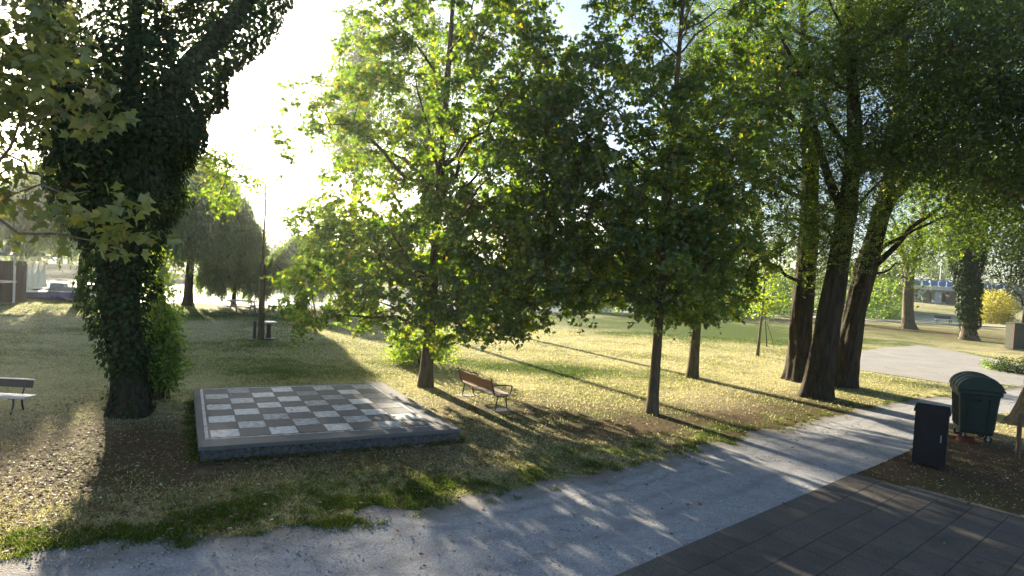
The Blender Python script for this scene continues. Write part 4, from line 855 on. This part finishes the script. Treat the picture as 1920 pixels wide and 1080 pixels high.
loft('cabin', [[(-.55, -.62, .62), (.75, -.62, .7), (.75, .62, .7), (-.55, .62, .62)], [(-.45, -.52, 1.45), (.45, -.52, 1.45), (.45, .52, 1.45), (-.45, .52, 1.45)]], glass_, b1)
loft('cabin_roof', [[(-.65, -.66, 1.455), (.62, -.66, 1.455), (.62, .66, 1.455), (-.65, .66, 1.455)], [(-.55, -.56, 1.54), (.52, -.56, 1.54), (.52, .56, 1.54), (-.55, .56, 1.54)]], wht, b1)
b2 = boat('blue open boat with white seats left of the cabin boat', 76, 557, 40.4, 3.4, 1.3, .42, .15)
for k in (-.9, 0, .8): boxm('thwart', (k, 0, .52), (.26, 1.05, .05), wht, b2)
b3 = boat('white motorboat with pointed bow right of the cabin boat', 136, 556, 40.6, 3.0, 1.3, .55, -.5, blue, wht); b3.scale = (.9, .9, .9)
loft('windscreen', [[(-.1, -.5, .64), (.0, -.5, .64), (.0, .5, .64), (-.1, .5, .64)], [(-.35, -.4, .95), (-.3, -.4, .95), (-.3, .4, .95), (-.35, .4, .95)]], glass_, b3)
b4 = boat('white boat partly hidden by the ivy trunk', 168, 552, 41.2, 3.6, 1.5, .8, -.8, wht, wht); boxm('tarp', (-.6, 0, .98), (1.5, 1.1, .22), blue, b4, None, .08)
b5 = boat('small blue boat beside the boathouse deck', 52, 556, 41.4, 3.2, 1.4, .5, .3); boxm('thwart', (0, 0, .60), (.25, 1.1, .05), wht, b5)
for k, px in enumerate((44, 54, 65, 75)):
    q = at_d(px, 553, 42.4 + .15 * k); wd_ = ('first', 'second', 'third', 'fourth')[k]
    root = thing('sail_cover', f'pale furled sail on a short mast, {wd_} from the boathouse', 'sail', (q.x, q.y, WL + .5), .4, 'furled sails by the boathouse')
    loft('sail', [[(.36 * math.cos(a) * (1 + .2 * math.cos(4 * a)), .26 * math.sin(a), .0) for a in np.linspace(0, 2 * math.pi, 15)[:-1]], [(.2 * math.cos(a) + .10, .14 * math.sin(a), .75) for a in np.linspace(0, 2 * math.pi, 15)[:-1]], [(.05 * math.cos(a) + .17, .05 * math.sin(a), 1.45) for a in np.linspace(0, 2 * math.pi, 15)[:-1]]], tarp, root, True, True)
    rod('mast', [(.12, 0, -.3), (.18, 0, 1.7)], .03, stl, root)

# --- bridge with blue railing
p0 = at_d(1660, 574, 152); gz = float(ground_z(np.array([p0.x]), np.array([p0.y]))[0]); root = thing('road_bridge', 'low concrete road bridge with blue railing beyond the river', 'bridge', (p0.x, p0.y, gz), -.04)
LB = 48; conc = simple('pale_concrete', (.42, .41, .38), (.56, .55, .51), 1.5, .85, .2); dkc = simple('shaded_concrete', (.14, .135, .125), (.20, .195, .18), 1.2, .9, .1); bl = simple('blue_paint', (.015, .10, .34), (.03, .15, .42), 3, .5, .4)  # dkc: darker concrete copy, the shade under the bridge put into its colour
TOP = 4.3 + 1.0 - gz * 0
zt = (at_d(1760, 545, 152).z - gz)
boxm('deck', (LB / 2, 4, zt + .1), (LB, 8.6, .7), dkc, root, None, .02); boxm('deck_edge', (LB / 2, -.45, zt + .55), (LB, .5, .9), conc, root, None, .02)
for k in range(7):
    x_ = 6.5 + k * 6.4
    for dy in (1.2, 5.8): boxm('pier', (x_, dy, (zt - .26) / 2), (1.7, 1.4, zt - .26), conc, root, None, .05)
    boxm('pier', (x_ + 2.2, 1.25, (zt - .26) / 2), (1.5, 1.3, zt - .26), conc, root, None, .05) if k % 2 == 0 else None
boxm('abutment', (LB / 2, 8.6, (zt - .3) / 2), (LB, .6, zt - .3), dkc, root, None, .02)
rl = boxm('top_rail', (LB / 2, -.45, zt + 2.5), (LB, .14, .16), bl, root, None, .01)
for k in range(25): boxm('railing_post', (.3 + k * 1.96, -.45, zt + 1.75), (.12, .12, 1.48), bl, root, None, .01)
for k in range(24): boxm('railing_panel', (1.28 + k * 1.96, -.45, zt + 1.72), (1.70, .05, 1.15), bl, root, None, .01)
p = at_d(1763, 520, 154); lp = thing('street_lamp', 'slim pale lamp post standing on the road bridge', 'lamp', (p.x, p.y, gz + zt + .45)); hL = at_d(1763, 470, 154).z - (gz + zt + .45)
rod('pole', [(0, 0, 0), (0, 0, hL * .6), (0, 0, hL)], [.13, .1, .07], wht, lp, 10); boxm('lamp_head', (.5, 0, hL), (1.1, .25, .14), stl, lp); 

# ================================================================== GROUND COVER
def inside(P, poly):
    x, y = P[:, 0], P[:, 1]; r = np.zeros(len(P), bool); poly = np.asarray(poly)
    for a, b in zip(poly, np.roll(poly, -1, 0)):
        c = ((a[1] > y) != (b[1] > y)) & (x < (b[0] - a[0]) * (y - a[1]) / (b[1] - a[1] + 1e-12) + a[0]); r ^= c
    return r
PATH_POLY = np.r_[U_, L_[::-1]]; TERR = np.array([tuv(-.16, -.02), tuv(15, -.02), tuv(15, 11), tuv(-.16, 11)])
SLABQ = np.array([sFL, sFR, sBR, sBL]); PADQ = np.array(pad)
def in_view(P, z=0.0, mg=60):
    v = np.c_[P, np.full(len(P), z - H)]; k = v @ np.array(_F); x = 960 + FPX * (v @ np.array(_R)) / np.maximum(k, .1); y = 540 - FPX * (v @ np.array(_U)) / np.maximum(k, .1)
    return (k > 2) & (x > -mg) & (x < 1920 + mg) & (y > -mg) & (y < 1080 + mg)
def sow(n, d0, d1, rng, power=1.0):
    """plan points, denser per square metre close to the camera."""
    y = np.exp(rng.uniform(np.log(d0), np.log(d1), n)) if power == 0 else (d0 ** -power + rng.random(n) * (d1 ** -power - d0 ** -power)) ** (-1 / power)
    return np.c_[rng.uniform(-.95, .95, n) * y, y]
rng = np.random.default_rng(91)
P = sow(420000, 7.0, 40, rng, .4); P = P[in_view(P)]
ok = ~inside(P, TERR) & ~inside(P, SLABQ) & ~inside(P, PADQ) & (~inside(P, PATH_POLY)); P = P[ok]
g, b = masks(P); keep = rng.random(len(P)) < np.clip(.75 + .5 * g - .95 * b, .04, 1); P, g, b = P[keep], g[keep], b[keep]
n = len(P); sc = np.clip(P[:, 1] / 14, .8, 2.2)
h = (.022 + .03 * rng.random(n) + .028 * g * rng.random(n)) * (.75 + .25 * sc); wv = (.006 + .005 * rng.random(n)) * sc
th = rng.uniform(0, math.pi, n); lean = rng.normal(size=(n, 2)) * h[:, None] * .8
z0 = ground_z(P[:, 0], P[:, 1])
V = np.stack([np.c_[P[:, 0] - wv * np.cos(th), P[:, 1] - wv * np.sin(th), z0], np.c_[P[:, 0] + wv * np.cos(th), P[:, 1] + wv * np.sin(th), z0], np.c_[P + lean, z0 + h]], 1)
tn = np.clip(.66 - .55 * g + .25 * b + .14 * rng.normal(size=n), 0, 1)
tag(put('grass', mesh_np('grass', V.reshape(-1, 3), np.arange(3 * n).reshape(n, 3), tn), M['blade'], kind='stuff'), 'short dry yellowing lawn grass with greener patches', 'grass')
# ragged green tufts along the path's grass edge
Q = []; rng = np.random.default_rng(92)
for k in range(200):
    j = rng.integers(20, n_e := len(U_) - 20); q = U_[j] + nrm_[j] * rng.normal(.12, .30); Q.append(q)
for px, py, s_ in ((215, 1003, .35), (300, 1012, .3), (260, 1005, .4), (60, 1012, .5), (110, 1000, .4), (20, 1020, .4), (605, 985, .2), (655, 978, .14), (420, 975, .6), (480, 965, .6), (340, 990, .4), (570, 960, .6), (640, 930, .8), (760, 925, .7), (700, 900, .9), (860, 905, .6)):
    c = v2(px, py)
    for _ in range(20): Q.append(c + rng.normal(size=2) * np.array([s_, s_ * .35]))
for a_, b_ in ((sFL, sFR), (sFR, sBR), (sFL, sBL)):
    for _ in range(60):
        f = rng.random(); c = a_ * (1 - f) + b_ * f; d_ = unit(c - ctr); Q.append(c + d_ * rng.uniform(.02, .14))
Q = np.array(Q); Q = Q[~inside(Q, TERR)]; per = 42; P = np.repeat(Q, per, 0) + rng.normal(size=(len(Q) * per, 2)) * .055; n = len(P)
h = .025 + .05 * rng.random(n); wv = .005 + .005 * rng.random(n); th = rng.uniform(0, math.pi, n); lean = rng.normal(size=(n, 2)) * h[:, None] * .7
V = np.stack([np.c_[P[:, 0] - wv * np.cos(th), P[:, 1] - wv * np.sin(th), 0 * h], np.c_[P[:, 0] + wv * np.cos(th), P[:, 1] + wv * np.sin(th), 0 * h], np.c_[P + lean, h]], 1)
tag(put('grass_tufts', mesh_np('grass_tufts', V.reshape(-1, 3), np.arange(3 * n).reshape(n, 3), np.clip(.14 + .14 * rng.normal(size=n), 0, .6)), M['blade'], kind='stuff'), 'ragged dark green tufts along the gravel edge', 'grass')
# fallen leaves
rng = np.random.default_rng(93); parts = [sow(4500, 7.5, 30, rng, .8)]
for px, py, sx, sy, k in ((640, 860, 2.4, .5, 1500), (760, 838, 1.4, .35, 900), (520, 905, 2.5, .9, 500), (90, 880, 2.2, 1.3, 1900), (100, 970, 1.6, .6, 700), (230, 850, 1.5, 1.4, 700), (1400, 800, 4, 1.5, 1300), (1830, 880, 1.8, 1.3, 1200), (1600, 760, 2.5, 1.6, 900), (1000, 850, 3.5, 1.4, 900), (205, 740, .5, 1.5, 400), (1050, 980, 4, 1.5, 60)):
    c = v2(px, py); parts.append(c + rng.normal(size=(k, 2)) * np.array([sx, sy]))
P = np.concatenate(parts); P = P[in_view(P)]; onpath = inside(P, PATH_POLY) | inside(P, TERR); P = P[(~inside(P, SLABQ)) & (~onpath | (rng.random(len(P)) < .05))]
n = len(P); P3 = np.c_[P, np.where(inside(P, TERR), .045, .022) + .02 * rng.random(n)]
tn = np.clip(.32 + .24 * rng.normal(size=n), 0, .9); wv = rng.random(n) < .02; tn[wv] = 1
me = leaves('fallen_leaves', P3, (.04 + .05 * rng.random(n) ** 2), MAPLE, tn, .82, 0, rng=rng)
tag(put('fallen_leaves', me, M['litter'], kind='stuff'), 'dry brown and pale fallen leaves scattered over the lawn', 'leaves')
q = []
for k in range(26):
    u, v = rng.random(2); c = ctr + gp(u * 1.15 - .02, v); q.append((c[0], c[1], ZS + .012))
me = leaves('slab_leaves', np.array(q), .05 + .05 * rng.random(len(q)), MAPLE, np.clip(.5 + .3 * rng.normal(size=len(q)), 0, 1), .9, 0, rng=rng)
tag(put('slab_leaves', me, M['litter'], kind='stuff'), 'few dry leaves lying on the chess slab', 'leaves')

# loose stones on the gravel path
rng = np.random.default_rng(95); P = sow(26000, 7.0, 22, rng, 1.0); P = P[in_view(P) & inside(P, PATH_POLY)]; P = P[rng.random(len(P)) < .25 + .75 * (fbm(P * 1.5, 2) > .55)]
n = len(P); r = .006 + .013 * rng.random(n) ** 3; OCT = np.array([(1, 0, 0), (0, 1, 0), (-1, 0, 0), (0, -1, 0), (0, 0, .7), (0, 0, -.7)], float)
V = OCT[None] * (1 + .35 * rng.normal(size=(n, 6, 1))) * r[:, None, None] + np.c_[P, .008 + r * .3][:, None, :]
FO = np.array([(0, 1, 4), (1, 2, 4), (2, 3, 4), (3, 0, 4), (1, 0, 5), (2, 1, 5), (3, 2, 5), (0, 3, 5)])
me = mesh_np('loose_stones', V.reshape(-1, 3), (FO[None] + 6 * np.arange(n)[:, None, None]).reshape(-1, 3), np.repeat(rng.random(n), 8))
m, t, o = new_mat('loose_stone'); bsdf(t, o, ramp(t, attr(t, 'tint'), [(0, (.13, .125, .12)), (.6, (.33, .33, .33)), (1, (.55, .54, .52))]), .9, .1)
tag(put('loose_stones', me, m, kind='stuff'), 'loose grey stones strewn on the gravel path', 'stones')

# ================================================================== AIR
bm = bmesh.new(); box_bm(bm, (0, 1600, 24), (5500, 3500, 52)); me = bpy.data.meshes.new('haze'); bm.to_mesh(me); bm.free()
m, t, o = new_mat('haze_air'); pv = t.nodes.new('ShaderNodeVolumePrincipled')
pv.inputs['Color'].default_value = (.95, .97, 1, 1); pv.inputs['Density'].default_value = .00042; pv.inputs['Anisotropy'].default_value = .8
t.links.new(pv.outputs[0], o.inputs['Volume'])
put('haze', me, m, kind='stuff')
